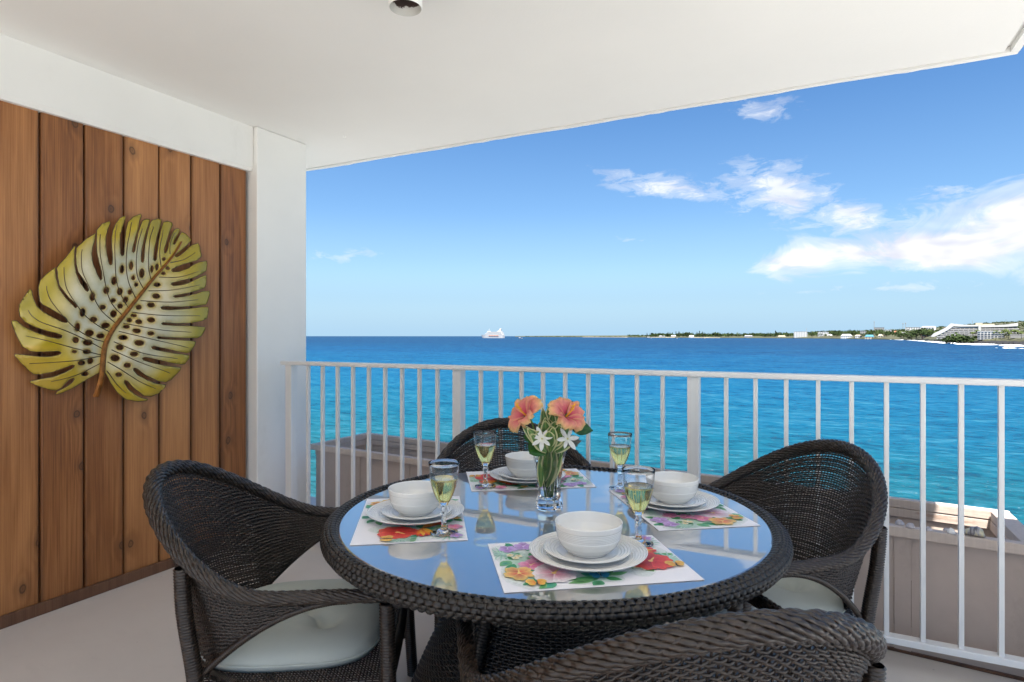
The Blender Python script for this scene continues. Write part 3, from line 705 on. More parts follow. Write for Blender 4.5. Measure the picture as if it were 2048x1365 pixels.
# ------------------------------------------------------------------ table
ZT2 = 0.680
def TR(p): return [(r * K_, ZT2 + (z - .735) * K_) for r, z in p]
tb = thing('dining_table', 'round dark wicker dining table with reflecting glass top', 'table', (*TC, 0), TA)
o = MB().lathe(TR([(0, .735), (0.5365, .735), (0.540, .733), (0.540, .729), (0, .729)]), 160).build('glass_top', M['table_glass'], tb)
for p in o.data.polygons: p.use_smooth = abs(p.normal.z) < 0.5
MB().lathe(TR([(0.5407, .731), (0.5460, .733), (0.5460, .719), (0.5407, .719)]), 160).build('glass_seat', M['dark_metal'], tb, True)
prof = catmull(TR([(0.5455, .7335), (0.552, .7380), (0.5605, .7380), (0.5685, .7345), (0.5742, .7285), (0.5770, .7205), (0.5762, .7125), (0.571, .7055)]), 200)
MB().lathe([(r - 0.004 if i else r, z - 0.004) for i, (r, z) in enumerate(prof[::12])] + TR([(0.562, .702), (0.549, .706), (0.5455, .729)]), 160).build('rim_core', M['table_wicker'], tb, True)
pr = resample(prof, 7); dpr = np.gradient(pr, axis=0)
NR = 196
for j in range(0, 7):
    r0, z0 = pr[j]; t_ = dpr[j] / np.linalg.norm(dpr[j]); nr, nz_ = t_[1] * -1, t_[0]
    if nr * 1 + nz_ * 1 < 0: nr, nz_ = -nr, -nz_
    a = np.arange(NR * 6) * 2 * np.pi / (NR * 6)
    ph_ = np.cos(a * NR + (j % 2) * np.pi); of = 0.0026 * np.clip(ph_ * 1.5 + 0.55, -1.2, 1) + 0.0003 * np.sin(a * 37 + j)
    P = np.stack([(r0 + nr * of) * np.cos(a), (r0 + nr * of) * np.sin(a), z0 + nz_ * of + 0 * a], 1)
    N = np.stack([nr * np.cos(a), nr * np.sin(a), np.full_like(a, nz_)], 1)
    nb = NB(); nb.tube(P, 0.0064, 8, N, 0.40, closed=True); nb.build('rim_strand', M['table_wicker'], tb)
nb = NB(); PP = []; NN = []
for k in range(NR):
    a = 2 * np.pi * (k + 0.0) / NR; q = resample(prof, 14); PP.append(np.stack([q[:, 0] * np.cos(a), q[:, 0] * np.sin(a), q[:, 1]], 1))
    d = np.gradient(q, axis=0); d /= np.linalg.norm(d, axis=1, keepdims=True); NN.append(np.stack([-d[:, 1] * np.cos(a), -d[:, 1] * np.sin(a), d[:, 0]], 1))
nb.tube(np.array(PP), 0.0047, 6, np.array(NN), 0.4); o = nb.build('rim_ribs', M['table_wicker'], tb); tag(o, kind='stuff')
# apron band and flared woven pedestal
def weave_round(prof2, rows, NR2, amp, r1, r2, name, sides=5):
    q = resample(np.array(prof2), rows); nb = NB(); a = np.arange(NR2 * 2) * np.pi / NR2
    for j, (r0, z0) in enumerate(q):
        of = np.where(np.arange(NR2 * 2) % 2 == 0, np.where((np.arange(NR2 * 2) // 2 + j) % 2 == 0, amp, -amp), 0)
        P = np.stack([(r0 + of) * np.cos(a), (r0 + of) * np.sin(a), z0 + 0 * a], 1); N = np.stack([np.cos(a), np.sin(a), 0 * a], 1)
        nb.tube(P, r1, sides, N, closed=True)
    q = resample(np.array(prof2), 24); PP = []; NN = []
    for k in range(NR2):
        t = 2 * np.pi * k / NR2; PP.append(np.stack([q[:, 0] * np.cos(t), q[:, 0] * np.sin(t), q[:, 1]], 1)); NN.append(np.tile((np.cos(t), np.sin(t), 0), (24, 1)))
    nb.tube(np.array(PP), r2, 5, np.array(NN)); o = nb.build(name, M['table_wicker'], tb); tag(o, kind='stuff')
weave_round(catmull([(0.224, .612), (0.262, .51), (0.305, .40), (0.368, .27), (0.42, .145), (0.447, .03)], 60), 84, 130, 0.0026, 0.0034, 0.0024, 'pedestal_weave')
nb = NB(); t = np.linspace(0, 2 * np.pi, 400)[:-1]; nb.tube(np.stack([.449 * np.cos(t), .449 * np.sin(t), .016 + 0 * t], 1), 0.016 * (1 + .08 * np.cos(np.arange(399) * np.pi / 1.5))[None], 8, closed=True); nb.build('base_ring', M['table_wicker'], tb)
MB().lathe([(0, .634), (0.56, .634), (0.56, .622), (0.21, .614), (0, .614)], 64).build('top_support', M['dark_metal'], tb, True)
for k in range(4):
    a = math.pi / 4 + k * math.pi / 2; ca, sa = math.cos(a), math.sin(a)
    nb = NB(); wrapped_pole(nb, [(.25 * ca, .25 * sa, .618), (.29 * ca, .29 * sa, .51), (.345 * ca, .345 * sa, .38), (.435 * ca, .435 * sa, .18), (.49 * ca, .49 * sa, 0.0)], 0.015, 0.007); nb.build('leg', M['table_wicker'], tb)
# ------------------------------------------------------------------ table settings
ZTOP = ZT2 + 0.0006
def tdir(a): return np.array((math.cos(a), math.sin(a)))
# placemat print: flat coloured shapes in one sheet of ink
def print_mesh():
    mb = MB(); lay = [0]
    def poly(P, c0, c1, ctr=None):
        lay[0] += 1; z = 0.0012 + lay[0] * 0.000012; P = np.asarray(P); c = P.mean(0) if ctr is None else np.array(ctr)
        P = np.clip(P, (-.188, -.126), (.188, .126)); c = np.clip(c, (-.188, -.126), (.188, .126))
        V = [(*c, z)] + [(*p, z) for p in P]; n = len(P)
        mb.add(V, [(0, 1 + i, 1 + (i + 1) % n) for i in range(n)], np.vstack([np.array(c0)[None], np.tile(c1, (n, 1))]))
    def blob_(x, y, rx, ry, c, seed=0):
        r_ = random.Random(seed); t = np.linspace(0, 2 * np.pi, 30)[:-1]; k = 1 + .18 * np.sin(3 * t + seed) + .12 * np.sin(5 * t + 2 * seed)
        poly(np.stack([x + rx * k * np.cos(t), y + ry * k * np.sin(t)], 1), c, (.80, .83, .83))
    def leaf_(x, y, ang, L, w_, c, c2):
        t = np.linspace(0, 1, 9); wid = w_ * np.sin(np.pi * t ** 0.8); d = np.array((math.cos(ang), math.sin(ang))); nn = np.array((-d[1], d[0]))
        A_ = [np.array((x, y)) + d * L * a + nn * b for a, b in zip(t, wid)]; B2 = [np.array((x, y)) + d * L * a - nn * b for a, b in zip(t, wid)]
        poly(A_ + B2[::-1], c, c2)
    def petal_(x, y, ang, L, w_, c0, c1, ruf=0.0):
        t = np.linspace(-1, 1, 13); d = np.array((math.cos(ang), math.sin(ang))); nn = np.array((-d[1], d[0])); P = [np.array((x, y))]
        for q in t:
            a = q * 1.35; rr = L * (0.55 + 0.45 * math.cos(a)) * (1 + ruf * math.sin(q * 9)); P.append(np.array((x, y)) + d * rr * (1.0 if abs(q) < .75 else .8) + nn * w_ * math.sin(a))
        poly(P, c0, c1, np.array((x, y)) + d * L * 0.12)
    def flower_(x, y, r, n, c0, c1, cc, a0=0.3, w=0.47, ruf=.06):
        r *= .80
        for k in range(n): petal_(x, y, a0 + 2 * math.pi * k / n, r * (1 + .08 * math.sin(k * 2.3)), r * w, tuple(q * (.75 if k % 2 else 1) for q in c0), tuple(q * (.86 if k % 2 else 1) for q in c1), ruf)
        t = np.linspace(0, 2 * np.pi, 9)[:-1]; poly(np.stack([x + r * .12 * np.cos(t), y + r * .12 * np.sin(t)], 1), cc, cc)
        d = a0 + .6; leaf_(x, y, d, r * .55, r * .05, cc, cc)
    G1, G2, G3 = (.02, .16, .045), (.06, .33, .10), (.22, .5, .2); teal = (.03, .30, .22)
    RED, RED2 = (.55, .015, .02), (.80, .10, .07); PNK, PNK2 = (.75, .12, .32), (.82, .42, .58); YEL, YEL2 = (.80, .28, .04), (.85, .62, .18)
    PUR, PUR2 = (.40, .18, .55), (.62, .45, .78); ORA, ORA2 = (.80, .22, .03), (.85, .42, .10); WHT = (.86, .84, .86); BLU = (.03, .18, .36)
    blob_(-.135, .0, .060, .115, (.35, .62, .45), 1); blob_(.11, .01, .075, .10, (.40, .66, .50), 2); blob_(-.01, -.085, .055, .035, (.40, .66, .50), 3)
    blob_(-.02, .095, .09, .03, (.45, .68, .55), 4)
    r_ = random.Random(5)
    for cx, cy, n_, sp in ((-.13, .035, 26, .06), (.11, .02, 26, .07), (0, -.09, 12, .035), (.02, .09, 12, .06), (-.1, -.07, 10, .05)):
        for k in range(n_):
            a = r_.uniform(0, 6.28); q = r_.uniform(.1, 1) * sp; leaf_(cx + q * math.cos(a) * .7, cy + q * math.sin(a), a + r_.uniform(-.6, .6), r_.uniform(.03, .055), r_.uniform(.006, .013), r_.choice((G1, G2, teal)), r_.choice((G2, G3, (.12, .45, .25))))
    for cx, cy in ((.155, .09), (-.17, .06), (.17, -.02)):                      # fern sprays
        for k in range(14): leaf_(cx, cy, k * .45, .045, .0022, (.35, .6, .5), (.5, .75, .62))
    flower_(-.118, .098, .030, 5, PUR, PUR2, (.8, .7, .9), .2); flower_(-.155, .085, .026, 5, PUR, PUR2, (.8, .7, .9), .8)
    flower_(-.085, .055, .028, 5, PNK, PNK2, (.85, .6, .3), .5); flower_(-.10, .022, .026, 5, (.6, .05, .25), PNK2, (.9, .7, .4), 1.2)
    for fx, fy in ((-.155, .048), (-.138, .040), (-.146, .030), (.085, -.055), (.10, -.066), (.115, -.052)): flower_(fx, fy, .011, 5, (.85, .7, .2), (.9, .88, .75), (.85, .6, .1), fx * 40)
    flower_(-.122, -.014, .036, 5, PNK, PNK2, (.9, .7, .3), .1)
    flower_(-.152, -.052, .042, 5, (.75, .08, .05), YEL2, (.9, .7, .2), .9); flower_(-.085, -.062, .056, 5, (.72, .25, .38), WHT, (.85, .65, .2), .35, .7)
    flower_(.125, -.030, .058, 5, RED, RED2, (.9, .6, .2), .3, .6); flower_(.06, .055, .036, 5, RED, RED2, (.9, .6, .2), 1.0); flower_(.145, .03, .02, 5, RED, (.7, .03, .08), (.7, .1, .1), 1.0)
    for k, a in enumerate((-.2, .05, .3, .55, 2.2, 2.6)): leaf_(.10, .028, a, .062, .007, (.85, .32, .03), (.85, .5, .08) if k % 2 else (.75, .12, .05))
    flower_(.135, .085, .030, 5, YEL, YEL2, (.8, .3, .1), .2); flower_(.10, .105, .024, 5, PNK, PNK2, (.8, .3, .1), .2); flower_(.165, .105, .02, 5, PUR, PUR2, (.8, .3, .1), .2)
    flower_(-.02, .107, .020, 5, PNK, PNK2, (.9, .6, .2)); flower_(.03, .11, .016, 5, YEL, YEL2, (.9, .6, .2))
    for (bx, by, c0, c1) in ((0.0, -.088, BLU, (.06, .36, .55)), (-.128, -.104, (.75, .20, .02), (.85, .55, .1)), (.168, -.055, (.6, .25, .03), (.85, .55, .12)), (-.05, .035, BLU, (.06, .30, .5))):   # butterflies
        for a, l in ((.5, .022), (-.45, .017), (2.5, .022), (3.6, .017)): petal_(bx, by, a, l, l * .5, c0, c1)
        leaf_(bx, by - .008, 1.4, .018, .0012, (.02, .02, .03), (.02, .02, .03))
    return mb
pm_ = print_mesh()
mat_side = ['left', 'back', 'right', 'front']
SET = [(214.6, .362, 'beside the plank wall'), (124.6, .372, 'behind the vase, nearest the railing'), (35.6, .352, 'on the right of the table'), (-54.4, .352, 'nearest the viewer')]
def lathe_obj(name, prof, mat, parent, n=64, **k): return MB().lathe(prof, n, **k).build(name, mat, parent, True)
def ribbed(p0, p1, nr, amp):
    """ripples between two profile points"""
    out = []; d = np.subtract(p1, p0); L = np.hypot(*d); t_ = d / L; nn = np.array((t_[1], -t_[0])); m_ = nr * 8
    for i in range(m_ + 1):
        s = i / m_; q = np.array(p0) + d * s + nn * amp * (0.5 - 0.5 * math.cos(2 * math.pi * nr * s)) ; out.append(tuple(q))
    return out
def plate_prof(r, h, base, nr, amp):
    o = [(0, 0.003), (base * .6, 0.003), (base * .96, .0)]
    o += [(base, .0), (base * 1.02, .002), (base * 1.12, .0045), (r * .8, h * .62), (r * .985, h - .0035), (r, h - .001), (r * .997, h)]
    o += [(q[0], q[1]) for q in ribbed((r * .985, h - .0003), (base * 1.16, .0095), nr, -amp)]
    o += [(base * 1.05, .0065), (base * .9, .0055), (0, .0055)]
    return o
def bowl_prof():
    out = [(0, .004), (.033, .004), (.0355, .0), (.0395, .0), (.0415, .003), (.0505, .0105), (.0590, .0215), (.0645, .0340)]
    out += [(q[0], q[1]) for q in ribbed((.0657, .0385), (.0696, .0620), 6, -.0017)]
    out += [(.0700, .0690), (.0704, .0740), (.0697, .0756), (.0682, .0750), (.0672, .069), (.0640, .0495), (.058, .031), (.047, .0175), (.033, .0115), (0, .0100)]
    return [(r_, z_ * .86) for r_, z_ in out]
def fine(p, n): return [tuple(q) for q in resample(np.array(p), n)]
def make_goblet():
    root = thing('wine_glass', 'glass', 'wine glass')
    fac = lambda a, j, z: 1 + 0.030 * abs(math.cos(4 * a)) ** 2 * (1 if .072 < z < .128 else 0)
    body = [(0, .0022), (.012, .003), (.026, .0012), (.0325, .0006), (.033, .0014), (.0318, .0030), (.018, .0060), (.0085, .0100), (.0062, .017), (.0058, .024), (.0074, .029), (.0060, .034),
            (.0052, .041), (.0066, .047), (.0090, .052), (.0076, .057), (.0072, .062), (.0098, .068), (.0140, .0745), (.0196, .0845), (.0247, .0965), (.0289, .110), (.0319, .124), (.0341, .140), (.0358, .158), (.0364, .166),
            (.03615, .1664), (.0359, .166), (.0353, .158), (.0336, .140), (.0313, .124), (.0281, .110), (.0233, .0965), (.0176, .0855), (.0118, .0780), (.006, .0745), (0, .0738)]
    MB().lathe(body, 48, mod=fac).build('bowl_and_stem', M['glass'], root, True)
    wn = [(0, .0734), (.0063, .0742), (.0122, .0777), (.0180, .0853), (.0237, .0964), (.0284, .1100), (.0316, .1240), (.0325, .1290), (.031, .1286), (0, .1286)]
    MB().lathe(wn, 48, mod=lambda a, j, z: 1 + 0.028 * abs(math.cos(4 * a)) ** 2 * (1 if .080 < z < .122 else 0)).build('wine', M['wine'], root, True)
    return root
glass_pos = [(888, 1068), (971, 975), (1240, 979), (1277, 1090)]
gob0 = None; first_set = {}
for i, (azm, dist, where) in enumerate(SET):
    a = R(azm); p = TC + dist * K_ * tdir(a); rz = a + math.pi / 2
    if i == 0:
        pm0 = thing('placemat', '', 'placemat'); sh = []
        nx, ny = 24, 14; V = []; Fc = []
        for iy in range(ny + 1):
            for ix in range(nx + 1):
                x = (ix / nx - .5) * .385; y = (iy / ny - .5) * .262; V.append((x, y, 0.0009))
        for iy in range(ny):
            for ix in range(nx): q = iy * (nx + 1) + ix; Fc.append((q, q + 1, q + nx + 2, q + nx + 1))
        b0 = len(V); V += [(-.1925, -.131, 0), (.1925, -.131, 0), (.1925, .131, 0), (-.1925, .131, 0)]
        e = [0, nx, (ny + 1) * (nx + 1) - 1, ny * (nx + 1)]
        edges = [list(range(0, nx + 1)), [k * (nx + 1) + nx for k in range(ny + 1)], [ny * (nx + 1) + k for k in range(nx, -1, -1)], [k * (nx + 1) for k in range(ny, -1, -1)]]
        for s_, ed in enumerate(edges): Fc.append(tuple(ed[::-1]) + (b0 + s_, b0 + (s_ + 1) % 4))
        MB().add(V, Fc).build('sheet', M['mat_paper'], pm0); pm_.build('flower_print', M['print'], pm0)
        pl0 = lathe_obj('dinner_plate', fine(plate_prof(.123, .020, .075, 6, .0019), 170), M['ceramic'], None, 96)
        sp0 = lathe_obj('side_plate', fine(plate_prof(.092, .017, .056, 4, .0019), 150), M['ceramic'], None, 96)
        bo0 = lathe_obj('bowl', fine(bowl_prof(), 150), M['ceramic'], None, 96)
        gob0 = make_goblet(); objs = [pm0, pl0, sp0, bo0, gob0]
    else: objs = [copy_tree(o) for o in (pm0, pl0, sp0, bo0, gob0)]
    mt, dp, sd, bo, gb = objs
    mt.location = (*p, ZTOP); mt.rotation_euler = (0, 0, rz)
    for o_ in objs: o_.scale = (K_, K_, K_)
    q = p + tdir(a) * -0.012 + tdir(rz) * 0.004
    z = ZTOP + 0.0030
    dp.location = (*q, z); sd.location = (*(q + tdir(a) * -.003), z + 0.0069); bo.location = (*(q + tdir(rz) * .002), z + 0.0138)
    gp = on_z(*glass_pos[i], ZTOP); gb.location = (gp[0], gp[1], z + 0.0003); gb.rotation_euler = (0, 0, i * 0.37)
    tag(mt, 'white placemat printed with tropical flowers, ' + where, 'placemat', 'printed placemats')
    tag(dp, 'white ribbed dinner plate ' + where, 'plate', 'dinner plates'); tag(sd, 'smaller white ribbed plate under the bowl ' + where, 'plate', 'side plates')
    tag(bo, 'white ribbed cereal bowl ' + where, 'bowl', 'bowls')
    tag(gb, 'stemmed glass of white wine ' + ['left of the vase beside the left bowl', 'left of the vase on the far placemat', 'behind, on the right placemat near the railing', 'in front, beside the nearest bowl'][i], 'wine glass', 'wine glasses')
# ------------------------------------------------------------------ vase and flowers
vp = on_z(1098, 1018, ZTOP); VZ = ZTOP + 0.0002
vs = thing('vase', 'clear cut crystal vase in the middle of the table', 'vase', (vp[0], vp[1], VZ), 0.2); vs.scale = (K_, K_, K_)
octo = lambda a, j, z: 1.0 / max(math.cos((a % (math.pi / 4)) - math.pi / 8), .90) * 0.965
body = [(0, .0), (.030, .0), (.0345, .002), (.0365, .008), (.0335, .020), (.0305, .032), (.0300, .055), (.0325, .085), (.0375, .118), (.0445, .150), (.0485, .166), (.0478, .1672), (.0462, .1655), (.0418, .150), (.0347, .118), (.0297, .085), (.0272, .055), (.0268, .034), (.024, .027), (0, .0255)]
MB().lathe(fine(body, 70), 64, mod=octo).build('glass_body', M['glass'], vs)
MB().lathe([(0, .0258), (.0238, .0273), (.0266, .0342), (.0270, .055), (.0295, .085), (.0345, .118), (.0385, .1355), (0, .1355)], 48, mod=octo).build('water', M['water'], vs)
V3 = lambda *a: np.array(a, float)
def frame(d, up=(0, 0, 1)):
    d = V3(*d); d /= np.linalg.norm(d); x = np.cross(up, d); x /= np.linalg.norm(x) + 1e-9; return x, np.cross(d, x), d
def surf(fn, nu, nv, colfn):
    V, C = [], []
    for i in range(nu + 1):
        for j in range(nv + 1):
            a, b = i / nu, j / nv * 2 - 1; V.append(fn(a, b)); C.append(colfn(a, b))
    Fc = [(i * (nv + 1) + j, i * (nv + 1) + j + 1, (i + 1) * (nv + 1) + j + 1, (i + 1) * (nv + 1) + j) for i in range(nu) for j in range(nv)]
    return V, Fc, C
def lerp3(stops, t):
    for (a, ca), (b, cb_) in zip(stops, stops[1:]):
        if t <= b: k = max(0, (t - a) / (b - a)); return tuple(x + (y - x) * k for x, y in zip(ca, cb_))
    return stops[-1][1]
camdir = -ray(1098, 850) / np.linalg.norm(ray(1098, 850))     # from the vase to the viewer's side
right = V3(CY, SY, 0); upz = V3(0, 0, 1)
def hib(centre, d, r, seed, label, base, openk=.50):
    x, y, dd = frame(d); r_ = random.Random(seed); root = thing('hibiscus', label, 'flower', tuple(centre), 0, 'hibiscus flowers in the vase')
    for k in range(5):
        mb = MB(); a0 = 2 * math.pi * k / 5 + seed * .7; ph = r_.uniform(0, 6); tw = r_.uniform(.75, 1.25) * openk; sz = r * r_.uniform(.92, 1.1)
        def fn(a, b):
            wdt = sz * .86 * math.sin(min(1, a * 1.02 + .06) * math.pi * .58) ** .75 * (1 - .30 * a ** 6)
            ang = a0 + b * wdt / (sz * (a * .8 + .25)) * .85
            rr = sz * a * math.sin(.35 + tw * (1.0 + .2 * a)) ; hh = sz * a * math.cos(.35 + tw) * (1.0 - .65 * a ** 3)
            ruf = (.075 * math.sin(b * 7 + ph) + .05 * math.sin(b * 13 + 2 * ph)) * sz * a ** 2.2 * (.4 + abs(b)) + .04 * sz * b * (1 if k % 2 else .6)
            edge = 1 - .10 * abs(b) ** 3 * a - .05 * a * math.sin(b * 9 + ph) ** 2
            return (math.cos(ang) * rr * edge) * x + (math.sin(ang) * rr * edge) * y + (hh + ruf) * dd
        def cf(a, b):
            e = max(a ** 1.6, abs(b) ** 2.2 * .85) ; st = .75 + .25 * math.sin(b * 34 + ph * a) * (.5 if a < .85 else .1)
            c = lerp3([(0, (.62, .03, .12)), (.25, (.78, .18, .22)), (.6, (.84, .34, .26)), (.85, (.86, .46, .24)), (1, (.88, .66, .30))], e)
            return tuple(q * (.86 + .14 * st) for q in c)
        mb.add(*surf(fn, 14, 16, cf)); o = mb.build('petal', M['petal'], root, True)
        sm = o.modifiers.new('t', 'SOLIDIFY'); sm.thickness = .0005
    st_ = catmull([(0, 0, 0), tuple(dd * r * .45 + y * r * .03), tuple(dd * r * .8 + y * r * .12)], 14)
    mb = MB().tube(st_, np.linspace(.0028, .0017, 14), 8)
    for k in range(34):
        p = st_[7 + k % 7]; q = p + V3(*[r_.uniform(-1, 1) for _ in range(3)]) * .0062; mb.tube([p, q], [.0005, .0005], 4); mb.tube([q, q + (q - p) * .25], [.0013, .0010], 5)
    mb.build('stamen', paint('pollen_yellow_%d' % seed, (.80, .40, .03), .6, .2, 90), root, True)
    stem = catmull([tuple(-dd * .002), tuple(-dd * .03 - upz * .02), tuple(base - V3(*centre))], 24)
    MB().tube(stem, np.linspace(.0022, .0026, 24), 8).add(*MB_calyx(dd, x, y)).build('stem', M['stem'], root, True)
def MB_calyx(dd, x, y):
    V = [tuple(dd * -.006)]; Fc = []
    for k in range(10): a = 2 * math.pi * k / 10; V.append(tuple((math.cos(a) * x + math.sin(a) * y) * (.006 if k % 2 else .0085) + dd * (.004 if k % 2 else .014)))
    for k in range(10): Fc.append((0, 1 + k, 1 + (k + 1) % 10))
    return V, Fc
M['stem'] = paint('green_stem', (.09, .20, .04), .5, .2, 60)
V0 = V3(vp[0], vp[1], VZ); foot = V0 + (0, 0, .038)
D0 = 1.60
hc1 = at_depth(1055, 834, 1.585 * K_); hc2 = at_depth(1130, 836, 1.575 * K_)
hib(hc1, camdir * .55 - right * .62 + upz * .52, .074, 1, 'peach and pink hibiscus on the left of the bouquet', foot + right * -.006)
hib(hc2, camdir * .62 + right * .50 + upz * .50, .075, 2, 'peach and pink hibiscus on the right of the bouquet', foot + right * .008)
def tiare(centre, d, r, seed, label, base, n_=7):
    x, y, dd = frame(d); r_ = random.Random(seed); root = thing('white_flower', label, 'flower', tuple(centre), 0, 'white star flowers in the vase')
    for k in range(n_):
        a0 = 2 * math.pi * k / n_ + seed; L = r * r_.uniform(.85, 1.1); dr = r_.uniform(-.15, .12); tw = r_.uniform(-.4, .4)
        u_ = math.cos(a0) * x + math.sin(a0) * y; s_ = np.cross(dd, u_)
        fn = lambda a, b: u_ * L * a + s_ * b * L * .18 * math.sin(math.pi * min(1, (.1 + a * .9)) ** 1.3) ** .7 + dd * (dr * L * a * a + .05 * L * b * tw + .06 * L * (b * b) * a)
        MB().add(*surf(fn, 8, 6, lambda a, b: lerp3([(0, (.66, .66, .30)), (.12, (.82, .82, .72)), (.4, (.84, .84, .80)), (1, (.86, .86, .84))], a))).build('petal', M['petal'], root, True)
    MB().tube([tuple(dd * -.001), tuple(dd * .004)], [.0022, .0012], 8).build('centre', paint('pale_yellow_%d' % seed, (.55, .48, .14), .6, .1, 90), root, True)
    MB().tube(catmull([(0, 0, 0), tuple(-dd * .025), tuple(base - V3(*centre))], 20), .0014, 6).build('stem', M['stem'], root, True)
tiare(at_depth(1084, 878, 1.545 * K_), camdir * .9 + upz * .30 - right * .05, .0345, .2, 'white star flower below the left hibiscus, facing the viewer', foot + right * -.003, 7)
tiare(at_depth(1135, 878, 1.55 * K_), camdir * .85 + upz * .1 + right * .3, .0350, 1.1, 'white star flower hanging over the right rim of the vase', foot + right * .004, 6)
def leaf3(mb, base, tip, w_, nrm, curl, vari=True, dark=(.03, .10, .025), nseg=10):
    base = V3(*base); tip = V3(*tip); d = tip - base; L = np.linalg.norm(d); d /= L; s_ = np.cross(d, nrm); s_ /= np.linalg.norm(s_); nn = np.cross(s_, d)
    fn = lambda a, b: base + d * L * a + s_ * b * w_ * K_ * (1.55 if vari else 1.15) * math.sin(math.pi * min(.999, a * .94 + .06)) ** .8 + nn * (curl * L * a * a - .25 * w_ * b * b + .12 * w_ * math.sin(a * 9) * b)
    if vari: cf = lambda a, b: (.66, .64, .34) if abs(b) > .66 or a > .97 else ((.22, .32, .09) if abs(b) < .12 else (.10 + .03 * math.sin(a * 30), .20, .055))
    else: cf = lambda a, b: tuple(q * (1.5 if abs(b) < .1 else 1) for q in dark)
    return mb.add(*surf(fn, nseg, 10, cf))
def sprig(name, label, base, leaves, vari=True, dark=(.03, .10, .025)):
    root = thing(name, label, 'leaf', tuple(base), 0, 'leaves in the vase')
    for (b0, t0, w_, nrm, curl) in leaves: leaf3(MB(), V3(*b0) - base, V3(*t0) - base, w_, nrm, curl, vari, dark).build('leaf_blade', M['leafcol'], root, True)
    bs = leaves[0][0]; MB().tube(catmull([(0, 0, 0), tuple((V3(*bs) - base) * .5 + upz * .01), tuple(V3(*bs) - base)], 12), .0016, 6).build('stem', M['stem'], root, True)
P_ = lambda x, y, d=1.58: at_depth(x, y, d * K_)
nr = camdir + upz * .4
sprig('variegated_sprig', 'green and cream variegated leaves rising between the hibiscus', foot, [(P_(1098, 905, 1.6), P_(1085, 815, 1.61), .010, nr, .05), (P_(1100, 900, 1.61), P_(1106, 822, 1.63), .010, nr, .0), (P_(1097, 890, 1.6), P_(1090, 833), .010, nr, .1),
      (P_(1102, 880, 1.61), P_(1098, 838, 1.6), .009, nr, .0), (P_(1104, 890, 1.6), P_(1118, 815, 1.64), .011, nr, -.1), (P_(1100, 893, 1.58), P_(1104, 850, 1.56), .011, nr, .1), (P_(1095, 890, 1.58), P_(1090, 840, 1.57), .011, nr, .1), (P_(1098, 885, 1.6), P_(1078, 845, 1.58), .011, nr, .05), (P_(1100, 885, 1.59), P_(1112, 842, 1.57), .011, nr, .05), (P_(1099, 880, 1.62), P_(1100, 806, 1.65), .010, nr, .0), (P_(1096, 892, 1.57), P_(1072, 862, 1.55), .010, nr, .05), (P_(1104, 892, 1.57), P_(1126, 866, 1.55), .010, nr, .05), (P_(1100, 896, 1.56), P_(1098, 862, 1.54), .011, nr, .05)])
sprig('variegated_sprig', 'green and cream variegated leaves over the left rim of the vase', foot + right * -.004, [(P_(1090, 900, 1.57), P_(1046, 850, 1.55), .009, nr, -.05), (P_(1092, 896, 1.57), P_(1058, 858, 1.54), .010, nr, -.1), (P_(1094, 905, 1.57), P_(1062, 868, 1.54), .010, nr, .0), (P_(1100, 905, 1.57), P_(1108, 852, 1.54), .010, nr, .08)])
sprig('variegated_sprig', 'green and cream variegated leaves over the right rim of the vase', foot + right * .004, [(P_(1108, 900, 1.57), P_(1138, 852, 1.55), .010, nr, -.05), (P_(1108, 896, 1.57), P_(1120, 850, 1.55), .010, nr, 0), (P_(1112, 905, 1.58), P_(1150, 870, 1.60), .010, nr, 0), (P_(1110, 880, 1.62), P_(1168, 820, 1.66), .010, nr, 0)])
sprig('variegated_sprig', 'long variegated leaves standing in the vase water', foot + right * .002 + V3(0, 0, -.004), [(P_(1093, 975, 1.607), P_(1110, 898, 1.6), .012, nr, .04), (P_(1082, 975, 1.607), P_(1082, 905, 1.6), .007, nr, .0), (P_(1100, 968, 1.607), P_(1122, 895, 1.6), .010, nr, -.04), (P_(1088, 965, 1.607), P_(1098, 895, 1.59), .010, nr, -.02)])
sprig('dark_leaf', 'broad dark green leaf hanging at the left of the vase', foot, [(P_(1093, 882, 1.60), P_(1058, 908, 1.56), .024, nr, .1), (P_(1090, 880, 1.60), P_(1046, 872, 1.58), .018, nr, .1)], False, (.035, .13, .02))
sprig('dark_leaf', 'dark green leaf sticking out right of the hibiscus', foot, [(P_(1140, 850, 1.60), P_(1186, 862, 1.60), .017, nr, .05), (P_(1130, 820, 1.64), P_(1146, 802, 1.66), .014, nr, .0)], False, (.015, .085, .02))
sprig('dark_leaf', 'grey green narrow leaves right of the white star flower', foot, [(P_(1132, 890, 1.58), P_(1163, 882, 1.58), .008, nr, .05), (P_(1134, 886, 1.59), P_(1160, 874, 1.60), .008, nr, .0), (P_(1136, 880, 1.585), P_(1156, 893, 1.58), .007, nr, .0)], False, (.12, .13, .11))
